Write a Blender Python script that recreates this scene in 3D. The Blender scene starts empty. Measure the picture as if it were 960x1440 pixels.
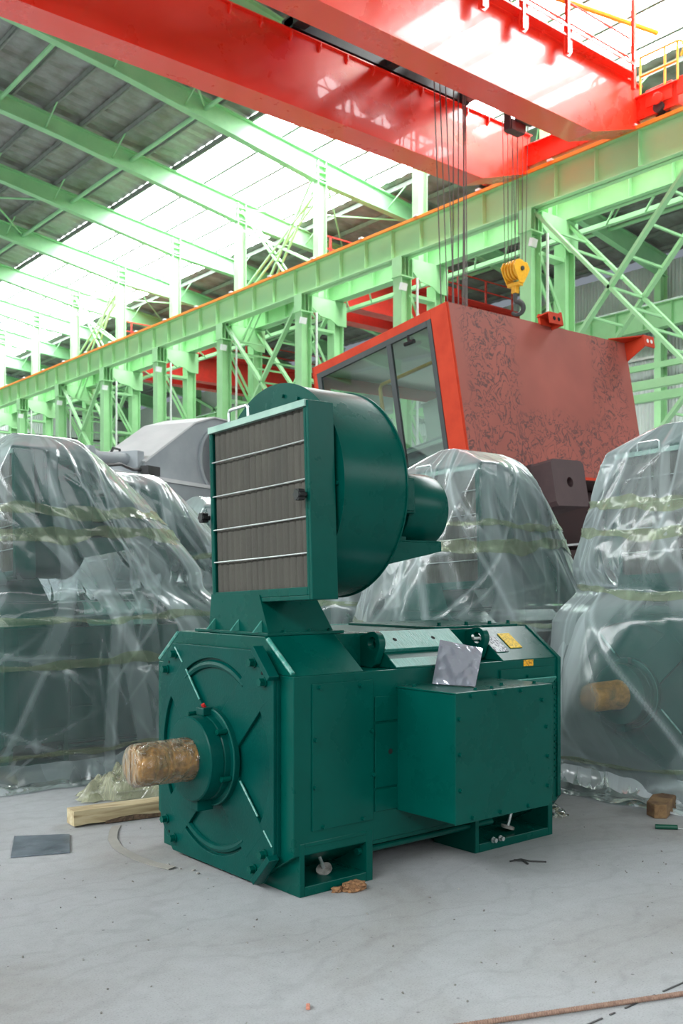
import bpy, bmesh, math, random
import numpy as np
from mathutils import Vector, Matrix, Euler
S = bpy.context.scene
COL = S.collection
pi = math.pi

# ------------------------------------------------------------------ camera
H = 1.25
ANG = math.radians(50.5)
cam_d = bpy.data.cameras.new('camera')
cam = bpy.data.objects.new('camera', cam_d); COL.objects.link(cam)
cam.location = (0, 0, H)
cam.rotation_euler = (pi/2, 0, math.atan2(math.sin(ANG), math.cos(ANG)) - pi/2)
cam_d.sensor_fit = 'HORIZONTAL'; cam_d.sensor_width = 36
cam_d.lens = 1390/960*36
cam_d.shift_y = 100/960
cam_d.clip_end = 300; cam_d.clip_start = .05
cam_d.dof.use_dof = True; cam_d.dof.focus_distance = 4.4; cam_d.dof.aperture_fstop = 9
S.camera = cam
# ------------------------------------------------------------------ world, exposure
W = bpy.data.worlds.new('world'); S.world = W; W.use_nodes = True
bg = W.node_tree.nodes['Background']
bg.inputs[0].default_value = (.78, .88, 1, 1); bg.inputs[1].default_value = .30
S.view_settings.view_transform = 'Standard'; S.view_settings.look = 'None'
S.view_settings.gamma = 1; S.view_settings.use_curve_mapping = False
S.view_settings.exposure = 0.0
SKY = 21.0          # radiance of the daylight through the translucent roof sheets
S.cycles.transparent_max_bounces = 20
S.cycles.max_bounces = 8
S.cycles.sample_clamp_indirect = 6
S.cycles.caustics_reflective = False; S.cycles.caustics_refractive = False

# ------------------------------------------------------------------ materials
def mat(name):
    m = bpy.data.materials.new(name); m.use_nodes = True
    nt = m.node_tree
    return m, nt, nt.nodes['Principled BSDF']
def N(nt, t, **kw):
    n = nt.nodes.new(t)
    for k, v in kw.items():
        if k.startswith('i_'):
            key = k[2:].replace('_', ' ')
            n.inputs[key].default_value = v
        else: setattr(n, k, v)
    return n
def ramp(nt, src, pts):
    r = nt.nodes.new('ShaderNodeValToRGB'); e = r.color_ramp.elements
    while len(e) < len(pts): e.new(.5)
    for q, (p, c) in zip(e, pts):
        q.position = p; q.color = (c, c, c, 1) if not hasattr(c, '__len__') else (*c, 1)
    nt.links.new(src, r.inputs[0]); return r
def coords(nt, scale=(1, 1, 1), kind='Object'):
    tc = nt.nodes.new('ShaderNodeTexCoord'); mp = nt.nodes.new('ShaderNodeMapping')
    mp.inputs['Scale'].default_value = scale
    nt.links.new(tc.outputs[kind], mp.inputs[0]); return mp.outputs[0]
def paint(name, c1, c2=None, rough=.35, r2=None, scale=3, bump=.02, bscale=60, metal=0, coat=0, spec=.5, stretch=(1, 1, 1), lo=.4, hi=.65):
    m, nt, b = mat(name)
    c2 = c2 or c1
    co = coords(nt, stretch)
    n = N(nt, 'ShaderNodeTexNoise', i_Scale=scale, i_Detail=8, i_Roughness=.6); nt.links.new(co, n.inputs[0])
    r = ramp(nt, n.outputs[0], [(lo, c1), (hi, c2)]); nt.links.new(r.outputs[0], b.inputs['Base Color'])
    rr = ramp(nt, n.outputs[0], [(.3, rough), (.7, r2 if r2 is not None else rough*1.25)]); nt.links.new(rr.outputs[0], b.inputs['Roughness'])
    b.inputs['Metallic'].default_value = metal; b.inputs['Coat Weight'].default_value = coat
    b.inputs['Specular IOR Level'].default_value = spec
    if bump:
        n2 = N(nt, 'ShaderNodeTexNoise', i_Scale=bscale, i_Detail=4); nt.links.new(co, n2.inputs[0])
        bp = N(nt, 'ShaderNodeBump', i_Strength=bump*5, i_Distance=.01); nt.links.new(n2.outputs[0], bp.inputs['Height'])
        nt.links.new(bp.outputs[0], b.inputs['Normal'])
    return m
MG = paint('green_enamel', (.0, .058, .045), (.0, .070, .055), rough=.24, r2=.32, scale=2.5, bump=.010, bscale=35, spec=.14)
MGD = paint('green_enamel_end', (.0, .050, .042), (.0, .060, .050), rough=.26, r2=.36, scale=5, bump=.02, bscale=90, spec=.12)
MGS = paint('brushed_green_glare', (.03, .19, .155), (.06, .26, .22), rough=.30, r2=.45, scale=6, bump=.05, bscale=25, stretch=(9, 1, 1))  # paler green: glare of the chamfers put into the colour
MGW = paint('pale_green_edge', (.05, .24, .20), (.25, .42, .38), rough=.3, scale=40, bump=.05, bscale=120, lo=.45, hi=.7)  # pale green for weld beads and the highlight lines on the end plate
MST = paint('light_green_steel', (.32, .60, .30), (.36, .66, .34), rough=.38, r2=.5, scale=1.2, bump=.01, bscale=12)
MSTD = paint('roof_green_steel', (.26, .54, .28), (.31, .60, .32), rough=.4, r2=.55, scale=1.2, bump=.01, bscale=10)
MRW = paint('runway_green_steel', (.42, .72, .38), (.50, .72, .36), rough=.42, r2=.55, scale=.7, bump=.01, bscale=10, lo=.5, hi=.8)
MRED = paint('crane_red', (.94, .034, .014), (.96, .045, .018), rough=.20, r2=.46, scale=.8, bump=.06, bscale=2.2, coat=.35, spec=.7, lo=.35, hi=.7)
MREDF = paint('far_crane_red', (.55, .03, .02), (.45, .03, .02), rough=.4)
MORG = paint('conductor_orange', (.95, .25, .02), (.9, .3, .04), rough=.4)
MYEL = paint('yellow_paint', (.85, .42, .02), (.75, .35, .02), rough=.4, scale=10)
MCABF = paint('cabin_red_frame', (.60, .048, .014), (.52, .04, .014), spec=.25, rough=.55, scale=4)
MPRI = None
MAR = paint('maroon_primer', (.028, .009, .009), (.042, .014, .014), rough=.6, scale=3, bump=.03)
MARL = paint('grey_maroon_block', (.070, .040, .043), (.088, .052, .054), rough=.55, scale=5)
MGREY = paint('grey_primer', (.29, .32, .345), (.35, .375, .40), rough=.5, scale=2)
MGREYL = paint('pale_grey', (.58, .59, .60), (.66, .66, .67), rough=.5, scale=2)  # paler grey for the boom top and edge strips
MDARK = paint('dark_metal', (.03, .03, .032), (.05, .05, .05), rough=.4)
MBLK = paint('black_knob', (.008, .008, .009), rough=.35)
MWIN = paint('window_gasket', (.035, .042, .045), rough=.5)
MZN = paint('zinc', (.55, .6, .6), (.7, .72, .72), rough=.3, metal=.8, scale=30)
MALU = paint('pale_green_strip', (.24, .38, .33), (.32, .46, .40), rough=.35, scale=8, metal=.3)
MWHT = paint('white_plastic', (.75, .76, .75), rough=.5)
MFOIL = paint('roof_foil', (.20, .19, .17), (.36, .37, .36), rough=.38, r2=.6, scale=1.3, bump=.12, bscale=1.6, metal=.45, lo=.35, hi=.7)
MSID = paint('siding', (.50, .54, .52), (.56, .60, .58), rough=.5, scale=.6)
MPUR = paint('purlin_steel', (.20, .22, .20), (.26, .28, .26), rough=.6)
MROPE = paint('steel_rope', (.10, .085, .08), (.16, .13, .12), rough=.6, scale=40)
MRUST = paint('rusty_rebar', (.32, .20, .15), (.22, .13, .10), rough=.8, scale=60)
MWOOD = None
MCLOD = paint('sawdust_clod', (.33, .17, .08), (.20, .10, .05), rough=.9, scale=40, bump=.2, bscale=90)
MPEB = paint('concrete_crumb', (.35, .34, .32), (.12, .11, .1), rough=.9, scale=20)
MPLATE = paint('blue_grey_plate', (.12, .145, .17), (.22, .26, .30), rough=.32, r2=.5, scale=5, metal=.3, bump=.02)
MPAPER = paint('strap_card', (.34, .32, .29), (.26, .25, .23), rough=.8)
MAC = paint('cream_white', (.62, .64, .60), rough=.5)
MRIM = paint('marker_black', (.02, .02, .02), rough=.8)
MHOLE = paint('hole_black', (.004, .005, .005), rough=.9)
MPINK = paint('pink_eraser', (.55, .22, .15), rough=.6)
MDKG = paint('dark_green_plastic', (.0, .06, .035), rough=.4)
MREDC = paint('red_cap', (.5, .02, .02), rough=.4)

def m_skylight(k=1):
    m, nt, b = mat('translucent_skylight')
    nt.nodes.remove(b)
    e = N(nt, 'ShaderNodeEmission', i_Color=(.95, .985, 1, 1), i_Strength=SKY*k)
    nt.links.new(e.outputs[0], nt.nodes['Material Output'].inputs[0]); return m
MSKY = m_skylight(); MFILL = m_skylight(.24)  # second one: weaker glow for the added fill panel

def m_floor():
    m, nt, b = mat('concrete_floor')
    co = coords(nt)
    n1 = N(nt, 'ShaderNodeTexNoise', i_Scale=.9, i_Detail=7, i_Roughness=.62, i_Distortion=.6); nt.links.new(co, n1.inputs[0])
    n2 = N(nt, 'ShaderNodeTexNoise', i_Scale=14, i_Detail=9, i_Roughness=.7); nt.links.new(co, n2.inputs[0])
    n3 = N(nt, 'ShaderNodeTexNoise', i_Scale=160, i_Detail=4, i_Roughness=.6); nt.links.new(co, n3.inputs[0])
    r1 = ramp(nt, n1.outputs[0], [(.30, (.32, .31, .305)), (.52, (.385, .39, .405)), (.72, (.42, .43, .455))])
    r2 = ramp(nt, n2.outputs[0], [(.30, .90), (.5, 1.0), (.72, 1.06)])
    r3 = ramp(nt, n3.outputs[0], [(.28, .55), (.44, .97), (.64, 1.03), (.76, 1.35)])
    mx = N(nt, 'ShaderNodeMix', data_type='RGBA', blend_type='MULTIPLY'); mx.inputs[0].default_value = 1
    nt.links.new(r1.outputs[0], mx.inputs[6]); nt.links.new(r2.outputs[0], mx.inputs[7])
    mx2 = N(nt, 'ShaderNodeMix', data_type='RGBA', blend_type='MULTIPLY'); mx2.inputs[0].default_value = .8
    nt.links.new(mx.outputs[2], mx2.inputs[6]); nt.links.new(r3.outputs[0], mx2.inputs[7])
    # trowel swirls and dark specks
    w = N(nt, 'ShaderNodeTexWave', wave_type='RINGS', i_Scale=1.6, i_Distortion=14, i_Detail=4); w.inputs['Detail Scale'].default_value = 1.2
    nt.links.new(co, w.inputs[0])
    rw = ramp(nt, w.outputs[0], [(.0, .93), (.15, 1.0), (1, 1.0)])
    mx3 = N(nt, 'ShaderNodeMix', data_type='RGBA', blend_type='MULTIPLY'); mx3.inputs[0].default_value = 1
    nt.links.new(mx2.outputs[2], mx3.inputs[6]); nt.links.new(rw.outputs[0], mx3.inputs[7])
    v = N(nt, 'ShaderNodeTexVoronoi', i_Scale=9); nt.links.new(co, v.inputs[0])
    rv = ramp(nt, v.outputs[0], [(.035, .35), (.06, 1.0)])
    mx4 = N(nt, 'ShaderNodeMix', data_type='RGBA', blend_type='MULTIPLY'); mx4.inputs[0].default_value = .7
    nt.links.new(mx3.outputs[2], mx4.inputs[6]); nt.links.new(rv.outputs[0], mx4.inputs[7])
    nt.links.new(mx4.outputs[2], b.inputs['Base Color'])
    b.inputs['Roughness'].default_value = .62; b.inputs['Specular IOR Level'].default_value = .35
    bp = N(nt, 'ShaderNodeBump', i_Strength=.35, i_Distance=.004); nt.links.new(n2.outputs[0], bp.inputs['Height']); nt.links.new(bp.outputs[0], b.inputs['Normal'])
    return m
MFLOOR = m_floor()

def m_film(name, base=.30, edge=.42, tint=(.93, .97, .97), white=(.80, .86, .88), wr=14, cre=5.0, layer=1.0, bump=.5, dens=0):
    # thin polythene: mostly clear, milky where it is seen edge-on or lies double, creased
    m, nt, b = mat(name); nt.nodes.remove(b)
    co = coords(nt, (1, 1, .38))
    wn = N(nt, 'ShaderNodeTexNoise', i_Scale=1.7, i_Detail=2); nt.links.new(co, wn.inputs[0])
    wp = N(nt, 'ShaderNodeVectorMath', operation='MULTIPLY_ADD'); nt.links.new(wn.outputs['Color'], wp.inputs[0]); wp.inputs[1].default_value = (.35, .35, .9); nt.links.new(co, wp.inputs[2])
    v1 = N(nt, 'ShaderNodeTexVoronoi', feature='DISTANCE_TO_EDGE', i_Scale=cre); nt.links.new(wp.outputs[0], v1.inputs[0])
    v2 = N(nt, 'ShaderNodeTexVoronoi', feature='DISTANCE_TO_EDGE', i_Scale=cre*2.9); nt.links.new(wp.outputs[0], v2.inputs[0])
    n = N(nt, 'ShaderNodeTexNoise', i_Scale=wr, i_Detail=5, i_Roughness=.55, i_Distortion=1.0); nt.links.new(co, n.inputs[0])
    r1 = ramp(nt, v1.outputs[0], [(0, 0), (.30, 1)]); r2 = ramp(nt, v2.outputs[0], [(0, 0), (.30, 1)])
    h1 = N(nt, 'ShaderNodeMath', operation='MULTIPLY_ADD'); nt.links.new(r2.outputs[0], h1.inputs[0]); h1.inputs[1].default_value = .18; nt.links.new(r1.outputs[0], h1.inputs[2])
    h2 = N(nt, 'ShaderNodeMath', operation='MULTIPLY_ADD'); nt.links.new(n.outputs[0], h2.inputs[0]); h2.inputs[1].default_value = .12; nt.links.new(h1.outputs[0], h2.inputs[2])
    bp = N(nt, 'ShaderNodeBump', i_Strength=bump, i_Distance=.013); nt.links.new(h2.outputs[0], bp.inputs['Height'])
    # doubled layers
    v3 = N(nt, 'ShaderNodeTexVoronoi', i_Scale=2.6); nt.links.new(wp.outputs[0], v3.inputs[0])
    rn = ramp(nt, v3.outputs['Color'], [(.15, .70), (.35, .9), (.8, 1.0+.55*layer)])
    lw = N(nt, 'ShaderNodeLayerWeight', i_Blend=.38); nt.links.new(bp.outputs[0], lw.inputs['Normal'])
    fac = N(nt, 'ShaderNodeMath', operation='MULTIPLY_ADD'); nt.links.new(lw.outputs['Facing'], fac.inputs[0]); fac.inputs[1].default_value = edge; fac.inputs[2].default_value = base
    f2 = N(nt, 'ShaderNodeMath', operation='MULTIPLY', use_clamp=True); nt.links.new(fac.outputs[0], f2.inputs[0]); nt.links.new(rn.outputs[0], f2.inputs[1])
    if dens:   # film lying double or triple in the folds
        at_ = N(nt, 'ShaderNodeAttribute', attribute_name='layers')
        fd = N(nt, 'ShaderNodeMath', operation='MULTIPLY_ADD', use_clamp=True); nt.links.new(at_.outputs['Fac'], fd.inputs[0]); fd.inputs[1].default_value = dens; nt.links.new(f2.outputs[0], fd.inputs[2]); f2 = fd
    tr = N(nt, 'ShaderNodeBsdfTransparent', i_Color=(*tint, 1))
    df = N(nt, 'ShaderNodeBsdfDiffuse', i_Color=(*white, 1)); tl = N(nt, 'ShaderNodeBsdfTranslucent', i_Color=(*white, 1))
    gl = N(nt, 'ShaderNodeBsdfGlossy', i_Color=(1, 1, 1, 1), i_Roughness=.16)
    for q in (df, tl, gl): nt.links.new(bp.outputs[0], q.inputs['Normal'])
    m1 = N(nt, 'ShaderNodeMixShader', i_Fac=.5); nt.links.new(df.outputs[0], m1.inputs[1]); nt.links.new(tl.outputs[0], m1.inputs[2])
    m2 = N(nt, 'ShaderNodeMixShader'); nt.links.new(f2.outputs[0], m2.inputs[0]); nt.links.new(tr.outputs[0], m2.inputs[1]); nt.links.new(m1.outputs[0], m2.inputs[2])
    fr = N(nt, 'ShaderNodeFresnel', i_IOR=1.42); nt.links.new(bp.outputs[0], fr.inputs['Normal'])
    m3 = N(nt, 'ShaderNodeMixShader'); nt.links.new(fr.outputs[0], m3.inputs[0]); nt.links.new(m2.outputs[0], m3.inputs[1]); nt.links.new(gl.outputs[0], m3.inputs[2])
    nt.links.new(m3.outputs[0], nt.nodes['Material Output'].inputs[0]); return m
MFILM = m_film('clear_film', base=.075, edge=.90, white=(.84, .95, .98), tint=(.93, .98, .98), cre=2.6, bump=.30, dens=.42, layer=.6)
MHEM = m_film('loose_film', base=.62, edge=.7, white=(.82, .88, .92), cre=5, bump=.3)
MTAPE = m_film('tape', base=.14, edge=.34, tint=(.90, .96, .80), white=(.80, .86, .64), wr=40, layer=.4)
MBAG = m_film('yellow_film', base=.22, edge=.5, tint=(.95, .95, .8), white=(.80, .80, .56), wr=40, cre=16)
MSTR = m_film('stretch_film', base=.05, edge=.42, tint=(.97, .94, .86), white=(.9, .8, .62), wr=60, cre=16, bump=.9)

def m_milky():
    m, nt, b = mat('milky_panel'); nt.nodes.remove(b)
    d = N(nt, 'ShaderNodeBsdfDiffuse', i_Color=(.8, .82, .8, 1)); t = N(nt, 'ShaderNodeBsdfTranslucent', i_Color=(.8, .82, .8, 1))
    mx = N(nt, 'ShaderNodeMixShader', i_Fac=.5); nt.links.new(d.outputs[0], mx.inputs[1]); nt.links.new(t.outputs[0], mx.inputs[2])
    nt.links.new(mx.outputs[0], nt.nodes['Material Output'].inputs[0]); return m
MMILK = m_milky()

def m_glass():
    m, nt, b = mat('window_glass'); nt.nodes.remove(b)
    tr = N(nt, 'ShaderNodeBsdfTransparent', i_Color=(.72, .82, .78, 1)); gl = N(nt, 'ShaderNodeBsdfGlossy', i_Roughness=.02)
    mx = N(nt, 'ShaderNodeMixShader', i_Fac=.16); nt.links.new(tr.outputs[0], mx.inputs[1]); nt.links.new(gl.outputs[0], mx.inputs[2])
    nt.links.new(mx.outputs[0], nt.nodes['Material Output'].inputs[0]); return m
MGLS = m_glass()

def m_primer():
    # matt red primer with two bands of dark curly smears left by grinding and wiping
    m, nt, b = mat('red_primer_smeared')
    co = coords(nt)
    n1 = N(nt, 'ShaderNodeTexNoise', i_Scale=.9, i_Detail=3); nt.links.new(co, n1.inputs[0])
    c = ramp(nt, n1.outputs[0], [(.35, (.33, .082, .062)), (.65, (.41, .102, .076))])
    n2 = N(nt, 'ShaderNodeTexNoise', i_Scale=3.4, i_Detail=3, i_Roughness=.55, i_Distortion=2.4); nt.links.new(co, n2.inputs[0])
    r2 = ramp(nt, n2.outputs[0], [(.462, 0), (.485, 1), (.505, 1), (.535, .06)])
    sx = N(nt, 'ShaderNodeSeparateXYZ'); nt.links.new(co, sx.inputs[0])
    n3 = N(nt, 'ShaderNodeTexNoise', i_Scale=1.3, i_Detail=2); nt.links.new(co, n3.inputs[0])
    def band(axis, a, b_, w):
        # 1 inside [a, b] along the axis, wobbling with the noise
        ad = N(nt, 'ShaderNodeMath', operation='MULTIPLY_ADD'); nt.links.new(n3.outputs[0], ad.inputs[0]); ad.inputs[1].default_value = .55; nt.links.new(sx.outputs[axis], ad.inputs[2])
        c0 = (a+b_)/2+.27
        sb = N(nt, 'ShaderNodeMath', operation='SUBTRACT'); nt.links.new(ad.outputs[0], sb.inputs[0]); sb.inputs[1].default_value = c0
        ab = N(nt, 'ShaderNodeMath', operation='ABSOLUTE'); nt.links.new(sb.outputs[0], ab.inputs[0])
        mr = N(nt, 'ShaderNodeMapRange'); nt.links.new(ab.outputs[0], mr.inputs[0])
        mr.inputs[1].default_value = (b_-a)/2; mr.inputs[2].default_value = (b_-a)/2+w; mr.inputs[3].default_value = 1; mr.inputs[4].default_value = 0
        return mr.outputs[0]
    bands = [band(0, .35, 1.25, .2), band(0, 3.25, 3.95, .15), band(2, -2.2, -1.45, .2)]
    cur = bands[0]
    for q in bands[1:]:
        mx = N(nt, 'ShaderNodeMath', operation='MAXIMUM'); nt.links.new(cur, mx.inputs[0]); nt.links.new(q, mx.inputs[1]); cur = mx.outputs[0]
    ml = N(nt, 'ShaderNodeMath', operation='MULTIPLY'); nt.links.new(cur, ml.inputs[0]); nt.links.new(r2.outputs[0], ml.inputs[1])
    ml2 = N(nt, 'ShaderNodeMath', operation='MULTIPLY'); nt.links.new(ml.outputs[0], ml2.inputs[0]); ml2.inputs[1].default_value = .85
    mx = N(nt, 'ShaderNodeMix', data_type='RGBA'); nt.links.new(ml2.outputs[0], mx.inputs[0]); nt.links.new(c.outputs[0], mx.inputs[6]); mx.inputs[7].default_value = (.07, .035, .035, 1)
    nt.links.new(mx.outputs[2], b.inputs['Base Color']); b.inputs['Roughness'].default_value = .5
    return m
MPRI = m_primer()

def m_wood():
    m, nt, b = mat('rough_timber')
    co = coords(nt, (1, 9, 9))
    n = N(nt, 'ShaderNodeTexNoise', i_Scale=3, i_Detail=8, i_Distortion=.8); nt.links.new(co, n.inputs[0])
    r = ramp(nt, n.outputs[0], [(.3, (.25, .17, .085)), (.5, (.50, .40, .24)), (.7, (.58, .50, .34))])
    nt.links.new(r.outputs[0], b.inputs['Base Color']); b.inputs['Roughness'].default_value = .75
    bp = N(nt, 'ShaderNodeBump', i_Strength=.3, i_Distance=.004); nt.links.new(n.outputs[0], bp.inputs['Height']); nt.links.new(bp.outputs[0], b.inputs['Normal'])
    return m
MWOOD = m_wood()
MBARK = paint('bark_edge', (.10, .065, .045), (.2, .13, .08), rough=.9, scale=25, bump=.2)
MFILT = paint('filter_cloth', (.062, .058, .050), (.084, .078, .066), rough=.9, scale=5, bump=.08, bscale=200, stretch=(1, 1, .35))

def m_shaft():
    m, nt, b = mat('greased_wrapped_shaft')
    co = coords(nt, (.6, 1, 1))
    n = N(nt, 'ShaderNodeTexNoise', i_Scale=14, i_Detail=7, i_Roughness=.7, i_Distortion=1.2); nt.links.new(co, n.inputs[0])
    r = ramp(nt, n.outputs[0], [(.3, (.12, .10, .02)), (.45, (.30, .15, .035)), (.6, (.52, .26, .06)), (.75, (.68, .44, .18))])
    nt.links.new(r.outputs[0], b.inputs['Base Color']); b.inputs['Roughness'].default_value = .5
    return m
MSHAFT = m_shaft()

def m_pouch():
    m, nt, b = mat('silver_film_pouch')
    b.inputs['Base Color'].default_value = (.50, .50, .60, 1); b.inputs['Roughness'].default_value = .16
    v = N(nt, 'ShaderNodeTexVoronoi', feature='DISTANCE_TO_EDGE', i_Scale=24); n = N(nt, 'ShaderNodeTexNoise', i_Scale=9, i_Detail=2); co = coords(nt)
    wp = N(nt, 'ShaderNodeVectorMath', operation='MULTIPLY_ADD'); nt.links.new(co, n.inputs[0]); nt.links.new(n.outputs['Color'], wp.inputs[0]); wp.inputs[1].default_value = (.12, .12, .12); nt.links.new(co, wp.inputs[2]); nt.links.new(wp.outputs[0], v.inputs[0])
    bp = N(nt, 'ShaderNodeBump', i_Strength=.8, i_Distance=.004); nt.links.new(v.outputs[0], bp.inputs['Height']); nt.links.new(bp.outputs[0], b.inputs['Normal'])
    b.inputs['Metallic'].default_value = .6; b.inputs['Coat Weight'].default_value = 1; b.inputs['Coat Roughness'].default_value = .08
    return m
MPOU = m_pouch()

def m_print(name, c0, c1, sc):
    m, nt, b = mat(name)
    co = coords(nt, sc)
    n = N(nt, 'ShaderNodeTexNoise', i_Scale=1, i_Detail=3); nt.links.new(co, n.inputs[0])
    r = ramp(nt, n.outputs[0], [(.50, c0), (.56, c1)]); nt.links.new(r.outputs[0], b.inputs['Base Color'])
    b.inputs['Roughness'].default_value = .55; b.inputs['Metallic'].default_value = .0; b.inputs['Specular IOR Level'].default_value = .3; return m
MPLN = m_print('printed_silver_plate', (.62, .62, .66), (.18, .18, .2), (110, 60, 90))
MPLY = m_print('printed_yellow_plate', (.85, .55, .03), (.50, .32, .03), (130, 60, 110))
MLBO = m_print('printed_orange_label', (.85, .42, .02), (.35, .15, .02), (160, 60, 160))

# ------------------------------------------------------------------ mesh building
class MB:
    def __init__(s): s.v = []; s.f = []
    def add(s, vs, fs):
        o = len(s.v); s.v += [tuple(p) for p in vs]; s.f += [tuple(i+o for i in f) for f in fs]; return s
    def box(s, a, b):
        (x0, y0, z0), (x1, y1, z1) = a, b
        return s.add([(x0,y0,z0),(x1,y0,z0),(x1,y1,z0),(x0,y1,z0),(x0,y0,z1),(x1,y0,z1),(x1,y1,z1),(x0,y1,z1)],
                     [(0,3,2,1),(4,5,6,7),(0,1,5,4),(1,2,6,5),(2,3,7,6),(3,0,4,7)])
    def obox(s, c, sz, M):
        M = M.to_3x3(); hx, hy, hz = sz[0]/2, sz[1]/2, sz[2]/2
        vs = [Vector(c)+M@Vector((i*hx, j*hy, k*hz)) for k in (-1,1) for (i,j) in ((-1,-1),(1,-1),(1,1),(-1,1))]
        return s.add(vs, [(0,3,2,1),(4,5,6,7),(0,1,5,4),(1,2,6,5),(2,3,7,6),(3,0,4,7)])
    def bar(s, p, q, w, h, up=(0,0,1)):
        p, q = Vector(p), Vector(q); d = (q-p); L = d.length; d.normalize()
        u = Vector(up); r = d.cross(u)
        if r.length < 1e-4: r = d.cross(Vector((1,0,0)))
        r.normalize(); u = r.cross(d)
        M = Matrix((d, r, u)).transposed()
        return s.obox((p+q)/2, (L, w, h), M)
    def cyl(s, p, q, r, n=16, r2=None, caps=True):
        p, q = Vector(p), Vector(q); d = (q-p).normalized(); r2 = r if r2 is None else r2
        a = d.orthogonal().normalized(); b = d.cross(a)
        vs = [p+(a*math.cos(t)+b*math.sin(t))*r for t in (2*pi*i/n for i in range(n))]+[q+(a*math.cos(t)+b*math.sin(t))*r2 for t in (2*pi*i/n for i in range(n))]
        fs = [(i, (i+1)%n, n+(i+1)%n, n+i) for i in range(n)]
        if caps: fs += [tuple(range(n-1,-1,-1)), tuple(range(n,2*n))]
        return s.add(vs, fs)
    def tube(s, pts, r, n=8):
        pts = [Vector(p) for p in pts]; vs = []; prev = None
        for i, p in enumerate(pts):
            d = (pts[min(i+1,len(pts)-1)]-pts[max(i-1,0)]).normalized()
            a = d.orthogonal().normalized() if prev is None else (prev-d*prev.dot(d)).normalized()
            prev = a; b = d.cross(a)
            rr = r[i] if hasattr(r, '__len__') else r
            vs += [p+(a*math.cos(2*pi*k/n)+b*math.sin(2*pi*k/n))*rr for k in range(n)]
        fs = [(i*n+k, i*n+(k+1)%n, (i+1)*n+(k+1)%n, (i+1)*n+k) for i in range(len(pts)-1) for k in range(n)]
        fs += [tuple(range(n-1,-1,-1)), tuple((len(pts)-1)*n+k for k in range(n))]
        return s.add(vs, fs)
    def prism(s, poly, a, b, axis='x'):
        # poly: 2-D points; axis x -> (y,z), y -> (x,z), z -> (x,y)
        def P(t, u, v): return {'x': (t,u,v), 'y': (u,t,v), 'z': (u,v,t)}[axis]
        n = len(poly)
        vs = [P(a,*p) for p in poly]+[P(b,*p) for p in poly]
        return s.add(vs, [(i,(i+1)%n,n+(i+1)%n,n+i) for i in range(n)]+[tuple(range(n-1,-1,-1)), tuple(range(n,2*n))])
    def lathe(s, prof, o, ax='x', n=32):
        # prof: list of (t along axis, radius)
        vs = []
        for t, r in prof:
            for k in range(n):
                a = 2*pi*k/n; c, d = r*math.cos(a), r*math.sin(a)
                vs.append({'x': (o[0]+t, o[1]+c, o[2]+d), 'y': (o[0]+c, o[1]+t, o[2]+d), 'z': (o[0]+c, o[1]+d, o[2]+t)}[ax])
        m = len(prof)
        fs = [(i*n+k, i*n+(k+1)%n, (i+1)*n+(k+1)%n, (i+1)*n+k) for i in range(m-1) for k in range(n)]
        fs += [tuple(range(n-1,-1,-1)), tuple((m-1)*n+k for k in range(n))]
        return s.add(vs, fs)
    def hexbolt(s, c, d, r, h):
        c, d = Vector(c), Vector(d).normalized()
        s.cyl(c, c+d*h*.25, r*1.25, 14); return s.cyl(c+d*h*.25, c+d*h, r, 6)
    def ribbon(s, pts, n, t):
        # flat strip through pts (top centre-line), width along n, thickness t
        for p, q in zip(pts, pts[1:]): s.bar(p, q, n, t)
        return s
    def build(s, name, m, parent=None, smooth=False, bevel=0, M=None, label=None):
        me = bpy.data.meshes.new(name); me.from_pydata(s.v, [], s.f)
        bm = bmesh.new(); bm.from_mesh(me); bmesh.ops.recalc_face_normals(bm, faces=bm.faces); bm.to_mesh(me); bm.free()
        if M is not None: me.transform(M)
        me.materials.append(m)
        o = bpy.data.objects.new(name, me); COL.objects.link(o)
        if parent is not None: o.parent = parent
        if smooth:
            for p in me.polygons: p.use_smooth = True
            e = o.modifiers.new('wn', 'EDGE_SPLIT'); e.split_angle = math.radians(35)
        if bevel:
            b = o.modifiers.new('bevel', 'BEVEL'); b.width = bevel; b.segments = 2; b.limit_method = 'ANGLE'; b.angle_limit = math.radians(40)
        if label: o['label'] = label
        return o
def share(src, name, loc, parent, rot=None, label=None):
    o = bpy.data.objects.new(name, src.data); COL.objects.link(o); o.parent = parent
    o.location = loc
    if rot is not None: o.rotation_euler = rot
    for md in src.modifiers:
        if md.type == 'BEVEL':
            b = o.modifiers.new('bevel', 'BEVEL'); b.width = md.width; b.segments = 2; b.limit_method = 'ANGLE'; b.angle_limit = md.angle_limit
        if md.type == 'EDGE_SPLIT':
            b = o.modifiers.new('wn', 'EDGE_SPLIT'); b.split_angle = md.split_angle
    if label: o['label'] = label
    return o
def empty(name, loc=(0,0,0), rot=None):
    o = bpy.data.objects.new(name, None); COL.objects.link(o); o.location = loc; o.empty_display_size = .2
    if rot is not None: o.rotation_euler = rot
    return o
def tag(o, label, cat, group=None):
    o['label'] = label; o['category'] = cat
    if group: o['group'] = group
    return o
def struct(o, label=None):
    o['kind'] = 'structure'
    if label: o['label'] = label
    return o
# ================================================================== SETTING
floor = MB().box((-43, -23, -.1), (44, 83, 0)).build('floor', MFLOOR); struct(floor, 'grey concrete workshop floor with swirl marks and grit')

YS = [20.9+6.1*k for k in range(-7, 11)]            # frames of the building, along Y
def roofz(x): return H+21.6-.136*abs(x)             # top of the rafters
ceil = struct(empty('ceiling', (0, 0, 18)), 'sloping workshop roof on green rafters with a translucent strip')
def under(o):
    o.parent = ceil; o.matrix_parent_inverse = Matrix.Translation((0, 0, -18)); return o
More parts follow.
